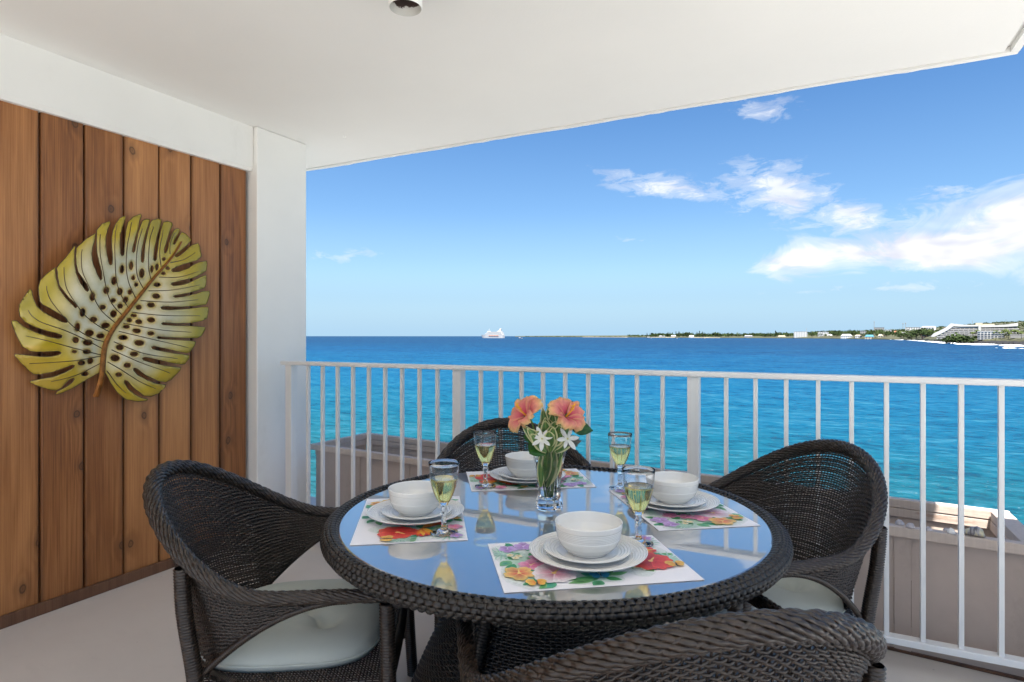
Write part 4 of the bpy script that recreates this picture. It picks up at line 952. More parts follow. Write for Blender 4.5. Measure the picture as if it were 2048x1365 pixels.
# ------------------------------------------------------------------ metal monstera leaf on the plank wall
OUT = [(612,1078),(540,1120),(470,1168),(400,1205),(374,1210),(378,1190),(420,1165),(455,1135),(466,1112),(455,1107),(430,1118),(408,1150),(395,1170),(370,1185),
(340,1182),(280,1162),(235,1140),(230,1128),(270,1115),(340,1098),(400,1070),(445,1040),(450,1026),(435,1024),(390,1045),(330,1070),(270,1085),(240,1084),
(210,1060),(160,1010),(128,968),(132,957),(190,965),(260,974),(320,972),(365,957),(370,948),(355,940),(290,943),(230,944),(200,940),
(160,910),(130,840),(100,765),(101,748),(125,750),(160,785),(220,822),(290,850),(345,862),(365,855),(366,840),(330,828),(280,815),(220,790),(170,760),
(140,725),(132,690),(135,650),(160,600),(188,555),(198,562),(205,610),(225,660),(260,695),(310,730),(360,758),(388,763),(395,750),(380,730),(340,705),(290,670),(255,650),(240,630),
(235,590),(232,545),(245,500),(280,460),(330,420),(329,440),(333,490),(350,550),(385,610),(420,650),(440,672),(452,668),(440,645),(405,610),(370,560),(350,530),(341,480),(337,425),
(350,405),(400,350),(445,290),(452,292),(444,340),(444,400),(453,460),(475,520),(500,560),(515,572),(525,560),(515,530),(490,490),(465,450),(454,400),(452,345),(459,300),
(470,290),(520,245),(582,209),(578,240),(560,290),(550,340),(555,400),(575,460),(598,502),(608,490),(605,450),(590,390),(582,330),(583,270),(590,215),
(592,190),(630,150),(680,132),(685,145),(665,180),(645,230),(637,290),(640,350),(650,400),(660,408),(670,400),(672,360),(670,300),(676,240),(692,190),
(715,150),(750,112),(787,97),(780,120),(755,165),(730,220),(720,280),(722,335),(732,352),(745,345),(747,300),(755,240),(768,190),
(790,140),(830,105),(883,86),(884,100),(860,140),(848,180),(825,230),(808,280),(800,320),(808,330),(820,320),(825,280),(838,220),(862,165),
(885,130),(905,120),(935,118),(935,135),(905,190),(885,240),(868,300),(863,350),(866,385),(876,392),(882,380),(885,330),(890,270),(908,210),(932,150),
(955,125),(1000,113),(1027,118),(1025,135),(1000,180),(975,230),(955,290),(945,340),(945,372),(955,382),(965,370),(970,320),(982,260),(1003,200),(1022,160),
(1038,135),(1070,128),(1100,138),(1102,152),(1075,190),(1050,235),(1030,280),(1018,310),(1018,328),(1028,332),(1040,315),(1055,270),(1078,225),(1098,195),
(1115,178),(1140,172),(1153,182),(1145,200),(1115,230),(1095,255),(1088,270),(1092,278),(1105,270),(1132,235),(1153,208),
(1165,195),(1195,205),(1228,240),(1225,250),(1185,285),(1140,315),(1105,338),(1097,348),(1105,355),(1130,345),(1170,318),(1205,290),
(1230,275),(1270,265),(1275,285),(1270,350),(1235,375),(1190,387),(1130,405),(1080,425),(1065,437),(1075,448),(1110,445),(1160,428),(1215,398),
(1250,385),(1300,377),(1303,395),(1290,440),(1240,465),(1190,485),(1110,503),(1062,515),(1053,525),(1065,535),(1110,530),(1160,515),(1215,490),
(1250,475),(1285,465),(1287,485),(1280,530),(1265,548),(1200,568),(1120,585),(1065,595),(1057,602),(1070,608),(1120,602),(1205,583),
(1250,568),(1300,565),(1303,585),(1285,630),(1270,650),(1200,660),(1100,665),(1000,662),(982,668),(988,680),(1030,685),(1120,678),(1205,670),
(1240,665),(1283,665),(1287,685),(1275,735),(1240,752),(1170,765),(1080,768),(990,762),(980,768),(988,776),(1050,780),(1130,782),
(1200,785),(1262,790),(1265,805),(1240,845),(1210,858),(1130,858),(1040,855),(960,848),(950,855),(960,862),(1040,866),(1120,872),
(1180,875),(1200,880),(1195,905),(1165,945),(1145,952),(1080,942),(1000,922),(935,908),(918,912),(925,925),(980,938),(1060,952),
(1120,958),(1165,965),(1165,985),(1140,1018),(1110,1022),(1040,1012),(950,990),(880,976),(862,982),(870,995),(930,1012),(1000,1028),
(1060,1035),(1115,1040),(1110,1060),(1060,1115),(1020,1132),(970,1125),(890,1090),(835,1048),(815,1043),(812,1055),(840,1085),(900,1120),(960,1140),
(1025,1147),(1025,1165),(990,1200),(940,1222),(890,1216),(830,1173),(785,1125),(768,1118),(767,1135),(795,1175),(840,1210),(880,1229),
(922,1237),(920,1247),(860,1252),(790,1240),(740,1200),(690,1140),(660,1085),(640,1060)]
HOLES = [(740,432,14,24),(800,410,12,24),(872,457,15,28),(937,430,10,20),(970,418,10,20),(1016,368,12,10),(1042,424,12,9),(1014,456,13,9),(817,485,11,13),(838,527,11,12),(692,504,17,24),(643,563,18,20),(733,570,17,20),(799,573,13,15),(772,620,17,18),(692,625,15,12),(739,660,17,14),(698,708,20,20),(551,603,16,25),(626,667,18,13),(491,700,18,25),(568,743,22,15),(648,780,28,16),(462,790,16,26),(542,827,27,19),(618,845,28,14),(453,870,18,17),(530,886,31,17),(525,943,26,13),(445,942,13,8),(495,1012,24,14),(556,1000,19,18),(529,1080,24,14),
(975,527,20,12),(966,598,20,15),(932,653,19,14),(861,667,16,13),(829,718,17,8),(803,747,15,12),(855,757,17,14),(923,746,20,15),(783,788,18,10),(838,813,21,13),(915,830,18,11),(760,855,24,14),(845,888,26,16),(738,916,19,16),(813,957,22,13),(709,982,23,20),(775,1027,20,14),(729,1085,17,13)]
VEINS = [[(1060,335),(1060,290),(1075,250),(1105,205)],[(997,415),(985,340),(992,280),(1025,185)],[(937,500),(915,430),(912,340),(925,240),(960,165)],[(890,555),(845,480),(832,380),(840,270),(875,180)],[(845,620),(790,520),(765,400),(765,290),(790,200),(812,140)],
[(800,680),(735,580),(700,470),(685,330),(700,220),(722,155)],[(760,720),(680,640),(625,500),(600,370),(603,270),(612,215)],[(720,770),(620,690),(540,570),(490,450),(485,350),(492,310)],[(690,825),(580,770),(470,680),(400,570),(380,480),(378,420)],[(660,885),(540,850),(400,760),(310,640),(280,570),(276,535)],
[(640,925),(430,830),(270,770),(205,725),(178,685)],[(640,965),(480,930),(300,880),(175,845)],[(628,970),(430,1000),(205,1018)],[(625,1015),(480,1085),(330,1130)],
[(1060,390),(1150,370),(1235,325)],[(985,480),(1100,480),(1228,445)],[(920,565),(1060,560),(1235,527)],[(870,625),(1040,635),(1215,620)],[(820,698),(1000,718),(1225,720)],[(765,765),(960,805),(1165,822)],[(735,815),(900,860),(1010,885),(1150,918)],[(705,880),(860,950),(1080,985)],[(690,930),(830,1000),(1040,1075)],[(665,1005),(780,1080),(870,1135),(960,1172)],[(660,1060),(720,1140),(785,1200)]]
RIB = [(1152,258),(1085,340),(1000,430),(930,510),(850,610),(770,710),(700,800),(655,890),(640,980),(632,1080),(624,1150),(614,1222)]
LX = -2.93
rb = np.array(RIB, float); rbs = catmull(rb, 120)
def rib_d(P):
    P = np.atleast_2d(P); return np.sqrt(((P[:, None] - rbs[None]) ** 2).sum(2)).min(1)
ccen = np.array((760., 680.))
def to_wall(P, lift=0.0):
    """drawing -> wall plane (y, z), with the cupped relief of the sheet metal as distance from the wall"""
    P = np.atleast_2d(np.asarray(P, float)); out = []
    rd = rib_d(P); dc = np.sqrt(((P - ccen) ** 2).sum(1))
    for (x, y), r_, c_ in zip(P, rd, dc):
        w_ = on_x(x / 3.102, 400 + y / 3.102, LX)
        rel = 0.030 * (1 - math.exp(-(r_ / 160) ** 2)) - 0.055 * max(0, (c_ - 330) / 300) ** 2 + 0.004 * math.sin(x * .021 + y * .017)
        out.append((rel + lift, w_[1], w_[2]))
    return np.array(out)
la = thing('leaf_ornament', 'large green and silver metal monstera leaf hung on the plank wall', 'wall ornament', (LX, 0, 0))
def refine(P, step, closed=True):
    P = np.array(P, float); out = []
    for i in range(len(P) if closed else len(P) - 1):
        a, b = P[i], P[(i + 1) % len(P)]; n_ = max(1, int(np.hypot(*(b - a)) / step)); out += [a + (b - a) * k / n_ for k in range(n_)]
    return np.array(out)
outl = refine(OUT, 14); hol = [np.stack([cx + a_ * np.cos(t), cy + b_ * np.sin(t)], 1) for cx, cy, a_, b_ in HOLES for t in [np.linspace(0, 2 * np.pi, 15)[:-1]]]
def inside(P, poly):
    x, y = P[:, 0], P[:, 1]; r_ = np.zeros(len(P), bool); j = len(poly) - 1
    for i in range(len(poly)):
        xi, yi = poly[i]; xj, yj = poly[j]; c = ((yi > y) != (yj > y)) & (x < (xj - xi) * (y - yi) / (yj - yi + 1e-12) + xi); r_ ^= c; j = i
    return r_
gx, gy = np.meshgrid(np.arange(90, 1320, 17.0), np.arange(80, 1260, 17.0)); G = np.stack([gx.ravel(), gy.ravel()], 1); G[:, 0] += (np.round(G[:, 1] / 17) % 2) * 8.5
bnd = np.vstack([outl] + hol)
G = G[inside(G, outl)]; keep = np.ones(len(G), bool)
for h_ in hol: keep &= ~inside(G, h_)
dG = np.sqrt(((G[:, None] - bnd[None]) ** 2).sum(2)).min(1); G = G[keep & (dG > 6)]
verts = [Vector(p) for p in outl]; edges = [(i, (i + 1) % len(outl)) for i in range(len(outl))]
for h_ in hol:
    b0 = len(verts); verts += [Vector(p) for p in h_]; edges += [(b0 + i, b0 + (i + 1) % len(h_)) for i in range(len(h_))]
verts += [Vector(p) for p in G]
res = geometry.delaunay_2d_cdt(verts, edges, [], 0, 1e-4)
PV = np.array([v[:] for v in res[0]]); tri = np.array([f for f in res[2]])
cen = PV[tri].mean(1); ok = inside(cen, outl)
for h_ in hol: ok &= ~inside(cen, h_)
tri = tri[ok]
do = np.sqrt(((PV[:, None] - outl[None]) ** 2).sum(2)).min(1); hb_ = np.vstack(hol); dh = np.sqrt(((PV[:, None] - hb_[None]) ** 2).sum(2)).min(1); dr = rib_d(PV)
cols = []
for (x, y), a, h_, r_ in zip(PV, do, dh, dr):
    silver = np.array((.66, .60, .42)); yel = np.array((.70, .47, .05)); lime = np.array((.58, .42, .03)); olive = np.array((.38, .30, .016)); brown = np.array((.13, .07, .025))
    rr = math.hypot((x - 740) / 520, (y - 690) / 560) + .05 * math.sin(x * .02) ; rightside = x > 1060
    c = silver
    k = min(1, max(0, (rr - .62) / .25)); c = c * (1 - k) + lime * k
    k = min(1, max(0, (rr - .82) / .25)); c = c * (1 - k) + (olive if y < 900 else yel * .75) * k
    if rightside: k = .55 * min(1, max(0, (x - 1100) / 90)); c = c * (1 - k) + olive * k
    k = math.exp(-(r_ / 42) ** 2) * .8; c = c * (1 - k) + yel * k
    k = math.exp(-(h_ / 14) ** 2) * .85; c = c * (1 - k) + np.array((.50, .32, .03)) * k
    k = .5 * math.exp(-(a / 26) ** 2); c = c * (1 - k) + np.array((.36, .27, .04)) * k
    cols.append(c)
tri = tri[:, ::1]; W3 = to_wall(PV)
blade = mesh_obj('blade', W3, tri, M['art_leaf'], la, True, np.array(cols))
sd_ = blade.modifiers.new('thick', 'SOLIDIFY'); sd_.thickness = 0.0022; sd_.offset = 0
nb = NB(); nb.tube(to_wall(refine(OUT, 9), 0.0006), 0.0014, 6, closed=True); nb.build('edging', M['vein'], la)
for h_ in hol: nb = NB(); nb.tube(to_wall(h_, 0.0006), 0.0014, 5, closed=True); nb.build('hole_edging', M['vein'], la)
for vv in VEINS:
    q = catmull(vv, 28); nb = NB(); nb.tube(to_wall(q, 0.0022), np.linspace(.0021, .0013, 28)[None], 6); nb.build('vein', M['vein'], la)
q3 = to_wall(rbs, 0.006); wid = np.linspace(.004, .0125, 120); nb = NB()
for k in range(5):
    t = (k - 2) / 2; N2 = np.gradient(q3, axis=0); N2 /= np.linalg.norm(N2, axis=1, keepdims=True); side = np.cross(N2, (1, 0, 0)); side /= np.linalg.norm(side, axis=1, keepdims=True)
    nb.tube(q3 + side * (t * wid * .75)[:, None] + np.array((1, 0, 0)) * (.004 * (1 - t * t)) * (wid / .0125)[:, None], (wid * .42)[None], 8)
nb.build('midrib', M['copper'], la)
b_ = MB().tube([(0.0, *q3[60][1:]), (-0.07, *q3[60][1:])], .006, 8).build('wall_mount', M['dark_metal'], la)
# ------------------------------------------------------------------ far coast
HC = EYE - SEA
M['land'] = paint('dry_coastal_scrub', (0.055, 0.055, 0.024), 0.9, 0.35, 0.02, dirt=(0.025, 0.036, 0.012), dscale=0.012)
M['lava'] = paint('black_lava_rock', (0.010, 0.009, 0.009), 0.9, 0.4, 0.3)
M['sand'] = paint('pale_sand', (0.36, 0.31, 0.22), 0.9, 0.1, 0.05)
M['bwhite'] = paint('white_stucco', (0.52, 0.515, 0.50), 0.7, 0.04, 0.1)
M['bcream'] = paint('cream_stucco', (0.40, 0.34, 0.25), 0.7, 0.06, 0.1)
M['bgrey'] = paint('grey_concrete', (0.26, 0.255, 0.245), 0.8, 0.08, 0.1)
M['bbrown'] = paint('brown_timber', (0.20, 0.13, 0.09), 0.8, 0.1, 0.1)
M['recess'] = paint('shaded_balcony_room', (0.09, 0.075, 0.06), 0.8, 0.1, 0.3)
M['wglass'] = paint('far_window_glass', (0.07, 0.10, 0.13), 0.15, 0.1, 0.3)
M['roofblue'] = paint('blue_metal_roof', (0.04, 0.17, 0.24), 0.5, 0.05, 0.2)
M['roofgrey'] = paint('grey_roof', (0.30, 0.30, 0.31), 0.7, 0.08, 0.2)
M['roofred'] = paint('rust_red_roof', (0.42, 0.14, 0.08), 0.7, 0.08, 0.2)
M['foam'] = paint('sea_foam', (0.80, 0.83, 0.84), 0.9, 0.05, 0.5)
def folmat(name, a, b): 
    m, n, bb = material(name); tc = n.node('ShaderNodeNewGeometry').outputs['Position']; oi = n.node('ShaderNodeObjectInfo').outputs['Random']
    c = n.mix(n.noise(tc, 0.35, 3, .6), a, b); c = n.mix(n.math('MULTIPLY', oi, .4), c, (a[0] * 1.7, a[1] * 1.4, a[2]))
    n.l.new(c, bb.inputs['Base Color']); bb.inputs['Roughness'].default_value = .75; bb.inputs['Specular IOR Level'].default_value = .2; return m
M['fol'] = folmat('tree_foliage', (.016, .032, .008), (.050, .075, .020)); M['folpine'] = folmat('pine_foliage', (.010, .024, .012), (.025, .045, .022)); M['folpalm'] = folmat('palm_fronds', (.03, .05, .012), (.085, .105, .03))
M['bark'] = paint('far_bark', (.14, .11, .08), .9, .2, 1)
WL = [(1030, 9000), (1100, 6200), (1250, 4500), (1330, 3500), (1440, 3000), (1560, 2600), (1640, 2250), (1750, 1700), (1800, 1450), (1830, 1250), (1862, 980), (1890, 830), (1920, 760), (1965, 690), (2010, 640), (2048, 600), (2150, 520), (2300, 430), (2500, 350)]
SK = [(1030, 672.65), (1100, 672.0), (1250, 671.3), (1330, 671.0), (1440, 671.0), (1600, 669.0), (1700, 665), (1750, 662.0), (1800, 659.5), (1850, 657.5), (1900, 653.5), (1950, 648.5), (2000, 645.5), (2048, 643.5), (2300, 636), (2500, 634)]
def wl(px): return float(np.interp(px, [a for a, _ in WL], [b for _, b in WL]))
def gpos(px, D, z=None):
    p = at_depth(px, HY, D); p[2] = SEA if z is None else z; return p
cols_ = np.r_[np.arange(1030, 2060, 6), np.arange(2060, 2510, 30)]; V = []; Fc = []; Rr = 10
def terr(px, t):
    Dw = wl(px); Ds = max(2600.0, Dw * 1.25); D = Dw + (Ds - Dw) * t ** 2.2
    zs = EYE + (HY - np.interp(px, [a for a, _ in SK], [b for _, b in SK])) / F * Ds
    k = math.sin(px * .31) + math.sin(px * .083 + 1)
    z0 = SEA + (2.2 if px < 1840 else 3.6) + .35 * k
    z = SEA - 1.0 if t == 0 else z0 + (zs - z0) * t ** 1.6
    return gpos(px, D, z)
ts = [0, .06, .12, .2, .3, .42, .55, .68, .82, 1.0]
for px in cols_:
    for t in ts: V.append(terr(px, t))
for i in range(len(cols_) - 1):
    for j in range(Rr - 1): a = i * Rr + j; Fc.append((a, a + Rr, a + Rr + 1, a + 1))
o = MB().add(V, Fc).build('coast', M['land'], None, True); tag(o, 'low green and brown far coast rising to a hill on the right', kind='structure')
def ground(px, D):
    Dw = wl(px); Ds = max(2600.0, Dw * 1.25); t = max(0.0, min(1.0, (D - Dw) / (Ds - Dw))) ** (1 / 2.2)
    return float(np.interp(t, ts, [terr(px, q)[2] for q in ts]))
# lava shelf in front of the hotel, beach strips
V = []; Fc = []; pxs = np.arange(1868, 2120, 4)
for i, px in enumerate(pxs):
    Dw = wl(px); j1, j2 = random.uniform(-9, 3), random.uniform(-2, 4)
    V += [gpos(px, Dw - 22 + j1, SEA - .5), gpos(px, Dw - 12 + j1, SEA + random.uniform(1.2, 2.6)), gpos(px, Dw + 6 + j2, SEA + random.uniform(3.4, 4.4)), gpos(px, Dw + 40, SEA + 3.2)]
for i in range(len(pxs) - 1):
    for k in range(3): a = i * 4 + k; Fc.append((a, a + 4, a + 5, a + 1))
tag(MB().add(V, Fc).build('lava_shore', M['lava']), 'black lava rock shelf along the far shoreline', kind='structure')
V = []; Fc = []; pxs = np.r_[np.arange(1168, 1260, 6), np.arange(1385, 1440, 5)]
for s0, s1 in ((1165, 1255), (1378, 1440), (1300, 1350)):
    b0 = len(V); xs_ = np.linspace(s0, s1, 12)
    for px in xs_: Dw = wl(px); V += [gpos(px, Dw - 15, SEA + .15), gpos(px, Dw + 22, SEA + 3.0)]
    for i in range(11): a = b0 + i * 2; Fc.append((a, a + 2, a + 3, a + 1))
tag(MB().add(V, Fc).build('beach', M['sand']), 'thin strips of pale sand on the far shore', kind='structure')
# surf
mb = MB(); r_ = random.Random(3)
for k in range(120):
    u = r_.random()
    px = 1765 + 290 * u ** .8; Dw = wl(px)
    if u < .15 and r_.random() < .4: continue
    D = Dw - (26 if px > 1868 else 6) - r_.uniform(2, 16) - (r_.choice((0, 0, 0, 45, 60)) if px > 1880 else 0)
    if px > 1985 and r_.random() < .25: D = 430 + (px - 2048) * -.5 + r_.uniform(-6, 6)
    L = r_.uniform(3, 13) if D > 520 else r_.uniform(1, 4); c = gpos(px, D); n_ = 9
    pts = []
    for q in range(n_): a = 2 * math.pi * q / n_; k2 = r_.uniform(.5, 1.1); pts.append((c[0] + CY * math.cos(a) * L * k2 - SY * math.sin(a) * 1.5 * k2, c[1] + SY * math.cos(a) * L * k2 + CY * math.sin(a) * 1.5 * k2, SEA + .02 + .004 * (k % 60)))
    mid = (c[0], c[1], SEA + r_.uniform(.2, 1.1)); mb.add([mid] + pts, [(0, 1 + q, 1 + (q + 1) % n_) for q in range(n_)])
tag(mb.build('surf', M['foam']), 'white surf breaking along the far lava shore', 'surf', kind='stuff')
# ---- trees
def leafcloud(n, rx, rz, zc, size, seed, shape=None):
    r_ = np.random.default_rng(seed); V = []; Fc = []
    while len(Fc) < n:
        p = r_.normal(size=3); p /= np.linalg.norm(p); p *= r_.uniform(.45, 1.0) ** .5
        if shape == 'cone': h = r_.random() ** 1.3; a = r_.uniform(0, 6.28); q = (1 - h) * r_.uniform(.3, 1); p = np.array((math.cos(a) * q, math.sin(a) * q, h * 2 - 1))
        c = p * (rx, rx, rz) * (1 + .25 * math.sin(p[0] * 5 + seed) + .2 * math.sin(p[2] * 4 + p[1] * 6)) + (0, 0, zc)
        d = r_.normal(size=(2, 3)); d /= np.linalg.norm(d, axis=1)[:, None]; s_ = size * r_.uniform(.6, 1.4); b = len(V)
        V += [tuple(c - d[0] * s_), tuple(c + d[1] * s_ * .7), tuple(c + d[0] * s_), tuple(c - d[1] * s_ * .7)]; Fc.append((b, b + 1, b + 2, b + 3))
    return V, Fc
def trunk_mb(h, r): return MB().tube(catmull([(0, 0, 0), (r * .4, 0, h * .5), (0, r * .5, h)], 6), np.linspace(r, r * .5, 6), 6)
def tree_kind(kind, seed):
    root = thing('tree', '', 'tree')
    if kind == 'broad':
        trunk_mb(.55, .04).tube([(0, 0, .3), (.2, .05, .55)], [.022, .012], 5).tube([(0, 0, .35), (-.18, -.06, .6)], [.022, .012], 5).build('trunk', M['bark'], root); MB().add(*leafcloud(230, .5, .32, .66, .085, seed)).build('crown', M['fol'], root)
    elif kind == 'pine': trunk_mb(.9, .03).build('trunk', M['bark'], root); MB().add(*leafcloud(150, .20, .46, .56, .07, seed, 'cone')).build('crown', M['folpine'], root)
    else:
        MB().tube(catmull([(0, 0, 0), (.05, .02, .45), (.02 * (seed % 3), 0, .82)], 8), np.linspace(.026, .016, 8), 6).build('trunk', M['bark'], root)
        mb = MB(); r_ = random.Random(seed)
        for k in range(15):
            a = k * 2.4; el0 = r_.uniform(-.35, .75); L = r_.uniform(.26, .36); tx = .02 * (seed % 3)
            P = [(tx + math.cos(a) * L * q * math.cos(el0), math.sin(a) * L * q * math.cos(el0), .82 + L * (math.sin(el0) * q - .75 * q * q)) for q in (0, .35, .7, 1)]
            s_ = np.array((-math.sin(a), math.cos(a), 0)); wd = (.012, .06, .05, .008); VV = []
            for p, ww in zip(P, wd): VV += [tuple(np.array(p) - s_ * ww - (0, 0, ww * .5)), p, tuple(np.array(p) + s_ * ww - (0, 0, ww * .5))]
            mb.add(VV, [f for q in range(3) for f in ((q*3, q*3+1, q*3+4, q*3+3), (q*3+1, q*3+2, q*3+5, q*3+4))])
        mb.build('crown', M['folpalm'], root)
    return root
protos = {k: [tree_kind(k, s_) for s_ in (1, 2, 3)] for k in ('broad', 'pine', 'palm')}; used_p = set()
LAB = {'broad': 'round green tree on the far shore among the buildings', 'pine': 'slender dark pine on the wooded point of the far shore', 'palm': 'tall palm tree on the far shore by the hotel'}
def tree(kind, px, D, hpx, label=None, wide=1.0, z=None):
    k = random.randrange(3); pr_ = protos[kind][k]
    if (kind, k) in used_p: t = copy_tree(pr_)
    else: t = pr_; used_p.add((kind, k))
    h = hpx * D / F; g = gpos(px, D, (ground(px, D) if z is None else z) - .3); t.location = g; t.scale = (h * wide, h * wide, h); t.rotation_euler = (0, 0, random.uniform(0, 6.28))
    t.name = {'broad': 'broad_tree', 'pine': 'pine_tree', 'palm': 'palm_tree'}[kind]
    tag(t, label or LAB[kind], 'tree', {'broad': 'round trees on the far shore', 'pine': 'pines on the far point', 'palm': 'palms on the far shore'}[kind])
r_ = random.Random(11)
for px, h in ((1336, 7), (1345, 6), (1352, 8), (1358, 9), (1366, 7), (1374, 6.5), (1379, 7), (1394, 8), (1399, 9), (1405, 8), (1294, 6), (1302, 5), (1312, 5.5), (1321, 5), (1340, 6), (1386, 5.5), (1411, 5), (1551, 9)): tree('pine', px, wl(px) + 60 + r_.uniform(0, 80), h + 2.2)
for k in range(34):
    px = 1300 + 570 * (k + r_.uniform(.1, .9)) / 34; tree('broad', px, wl(px) + 40 + r_.uniform(0, 120), r_.uniform(6, 9.5), wide=r_.uniform(1.2, 1.9))
for px, h, D in ((1893, 15, 722), (1905, 20, 716), (1916, 22, 712), (1928, 20, 706), (1938, 16, 702), (1900, 14, 712), (1915, 15, 704), (1843, 17, 1220), (1833, 16, 1250), (1822, 13, 1300), (1852, 13, 1120), (1812, 11, 1400), (1802, 10, 1440), (1862, 11, 1050), (1770, 9, 1700), (1757, 8, 1720), (1950, 8, 725), (1992, 9, 690), (2015, 9, 680)):
    tree('broad', px, D, h, 'broad dark tree at the waterfront in front of the far hotel' if px > 1885 else None, 1.5)
for k in range(15): px = r_.uniform(1800, 1880); tree('palm', px, wl(px) + r_.uniform(20, 200), r_.uniform(8, 11), 'tall palm tree on the far shore left of the hotel')
for px in (1912, 1926, 1941, 1946, 1952, 1956, 1990, 1996, 2002, 2008, 2013, 2017, 2022, 2026, 2031, 2037, 2043): D = wl(px) + r_.uniform(14, 34); tree('palm', px, D, r_.uniform(16, 23), 'tall palm tree on the lawn in front of the far hotel')
for px in (1768, 1792, 1820, 1826, 1832, 1851, 1858, 1625, 1634, 1582, 1460, 1475): D = wl(px) + 300; tree('palm', px, D, r_.uniform(6, 9), 'lone palm standing above the far rooftops')
# woodland mass along the point and behind the houses
mb = MB(); r2 = np.random.default_rng(4)
for k in range(900):
    px = r2.uniform(1255, 2060); D = wl(px) * r2.uniform(1.02, 1.12) + r2.uniform(20, 500) * (1 if px > 1600 else .4); s_ = r2.uniform(4.5, 8.5) * D / F * (1 if px < 1900 else .8)
    if px < 1300: s_ *= .5
    z = ground(px, D); V, Fc = leafcloud(26, .62, .34, .3, .20, k); g = gpos(px, D, z); mb.add([(g[0] + a * s_, g[1] + b * s_, g[2] + c * s_) for a, b, c in V], Fc)
for k in range(420):
    px = r2.uniform(1690, 2120); Ds = 2600.0; D = wl(px) + (Ds - wl(px)) * r2.random() ** .6 * .98; s_ = r2.uniform(3.0, 5.5) * D / F * .8; z = ground(px, D); V, Fc = leafcloud(22, .7, .3, .22, .22, k + 1000); g = gpos(px, D, z); mb.add([(g[0] + a * s_, g[1] + b * s_, g[2] + c * s_) for a, b, c in V], Fc)
for k in range(160):
    px = r2.uniform(1050, 1300); D = wl(px) + r2.uniform(20, 120); s_ = r2.uniform(1.2, 2.2) * D / F; z = ground(px, D); V, Fc = leafcloud(14, .9, .25, .2, .3, k); g = gpos(px, D, z); mb.add([(g[0] + a * s_, g[1] + b * s_, g[2] + c * s_) for a, b, c in V], Fc)
tag(mb.build('shore_woodland', M['fol']), 'low green woodland and scrub massed along the far shore', 'woodland', kind='stuff')
# ---- buildings
def bld(px0, px1, y0, y1, D):
    """local frame of a building facing the viewer: origin at its base centre, x to the right"""
    pc = (px0 + px1) / 2; g = gpos(pc, D); az_ = math.atan2(g[0], g[1]); return pc, g, -az_, D / F
def zpx(y, D): return EYE + (HY - y) / F * D
def house(name, label, px0, px1, ytop, ybot, D, wall, roof, kind='gable', group=None, dep=None):
    pc, g, rz, s_ = bld(px0, px1, ytop, ybot, D); zb = min(zpx(ybot, D), ground(pc, D)) - .5; zt = zpx(ytop, D); wv_ = (px1 - px0) * s_; dep = dep or max(8.0, wv_ * .6)
    root = thing(name, label, 'building', (g[0], g[1], zb), rz, group); h = zt - zb; rh = h * .38 if kind == 'gable' else .6
    MB().box((-wv_ / 2, 0, 0), (wv_ / 2, dep, h - rh)).build('wall', M[wall], root)
    if kind == 'gable':
        e = .6; V = [(-wv_/2-e, -e, h-rh), (wv_/2+e, -e, h-rh), (wv_/2+e, dep+e, h-rh), (-wv_/2-e, dep+e, h-rh), (-wv_/2*.7, dep/2, h), (wv_/2*.7, dep/2, h)]
        MB().add(V, [(0, 1, 5, 4), (1, 2, 5), (2, 3, 4, 5), (3, 0, 4), (3, 2, 1, 0)]).build('roof', M[roof], root)
    else: MB().box((-wv_/2-.5, -.5, h-rh), (wv_/2+.5, dep+.5, h)).build('roof', M[roof], root)
    nw = max(2, int(wv_ / 6)); nf = max(1, int((h - rh) / 4.0))
    for f_ in range(nf):
        for k in range(nw):
            x = (k + .5) / nw * wv_ - wv_ / 2; z = (f_ + .35) * (h - rh) / nf
            MB().box((x - wv_ / nw * .27, -.12, z), (x + wv_ / nw * .27, .05, z + (h - rh) / nf * .45)).build('window', M['wglass'], root)
    return root
house('office_block', 'pale colonnaded block on the far shore left of the twin block', 1589, 1613, 663.5, 676, 2450, 'bwhite', 'bwhite', 'flat')
house('office_block', 'second pale colonnaded block on the far shore, right of its twin', 1637, 1656, 664, 676, 2350, 'bwhite', 'bgrey', 'flat')
house('waterfront_house', 'far waterfront house with turquoise blue roof', 1731, 1747, 670, 676.5, 1740, 'bcream', 'roofblue')
house('waterfront_house', 'white far house with pale grey roof left of the blue roof', 1683, 1703, 668.5, 676, 1980, 'bwhite', 'roofgrey')
house('waterfront_house', 'far house with cream roof between white and blue roofed houses', 1711, 1723, 670, 676, 1880, 'bwhite', 'bcream')
house('grey_block', 'grey flat roofed block above the far shore houses', 1721, 1732, 662, 671, 2050, 'bgrey', 'roofgrey', 'flat')
house('grey_block', 'dark grey low block beside the tall far mast', 1749, 1767, 655.3, 661, 2300, 'bgrey', 'roofgrey', 'flat')
house('long_block', 'long white block on the far slope right of the mast', 1769, 1788, 660, 665, 2100, 'bwhite', 'bwhite', 'flat')
house('waterfront_house', 'far house with rust red roof below the long white block', 1788, 1800, 662.5, 668, 1950, 'bcream', 'roofred')
house('long_block', 'long white low block on the far hillside below the palms', 1814, 1843, 654.8, 660, 2000, 'bwhite', 'bwhite', 'flat')
house('long_block', 'white block with pale roof on the far hillside, left of the spire', 1844, 1870, 652.6, 658.5, 1950, 'bwhite', 'roofgrey', 'gable')
house('terrace_block', 'long brown low terrace at the water left of the hotel', 1846, 1878, 669.5, 679, 1120, 'bbrown', 'roofred', 'flat')
house('small_building', 'cream building with orange roof above the hotel trees', 1889, 1905, 656, 662, 1500, 'bcream', 'roofred', 'flat')
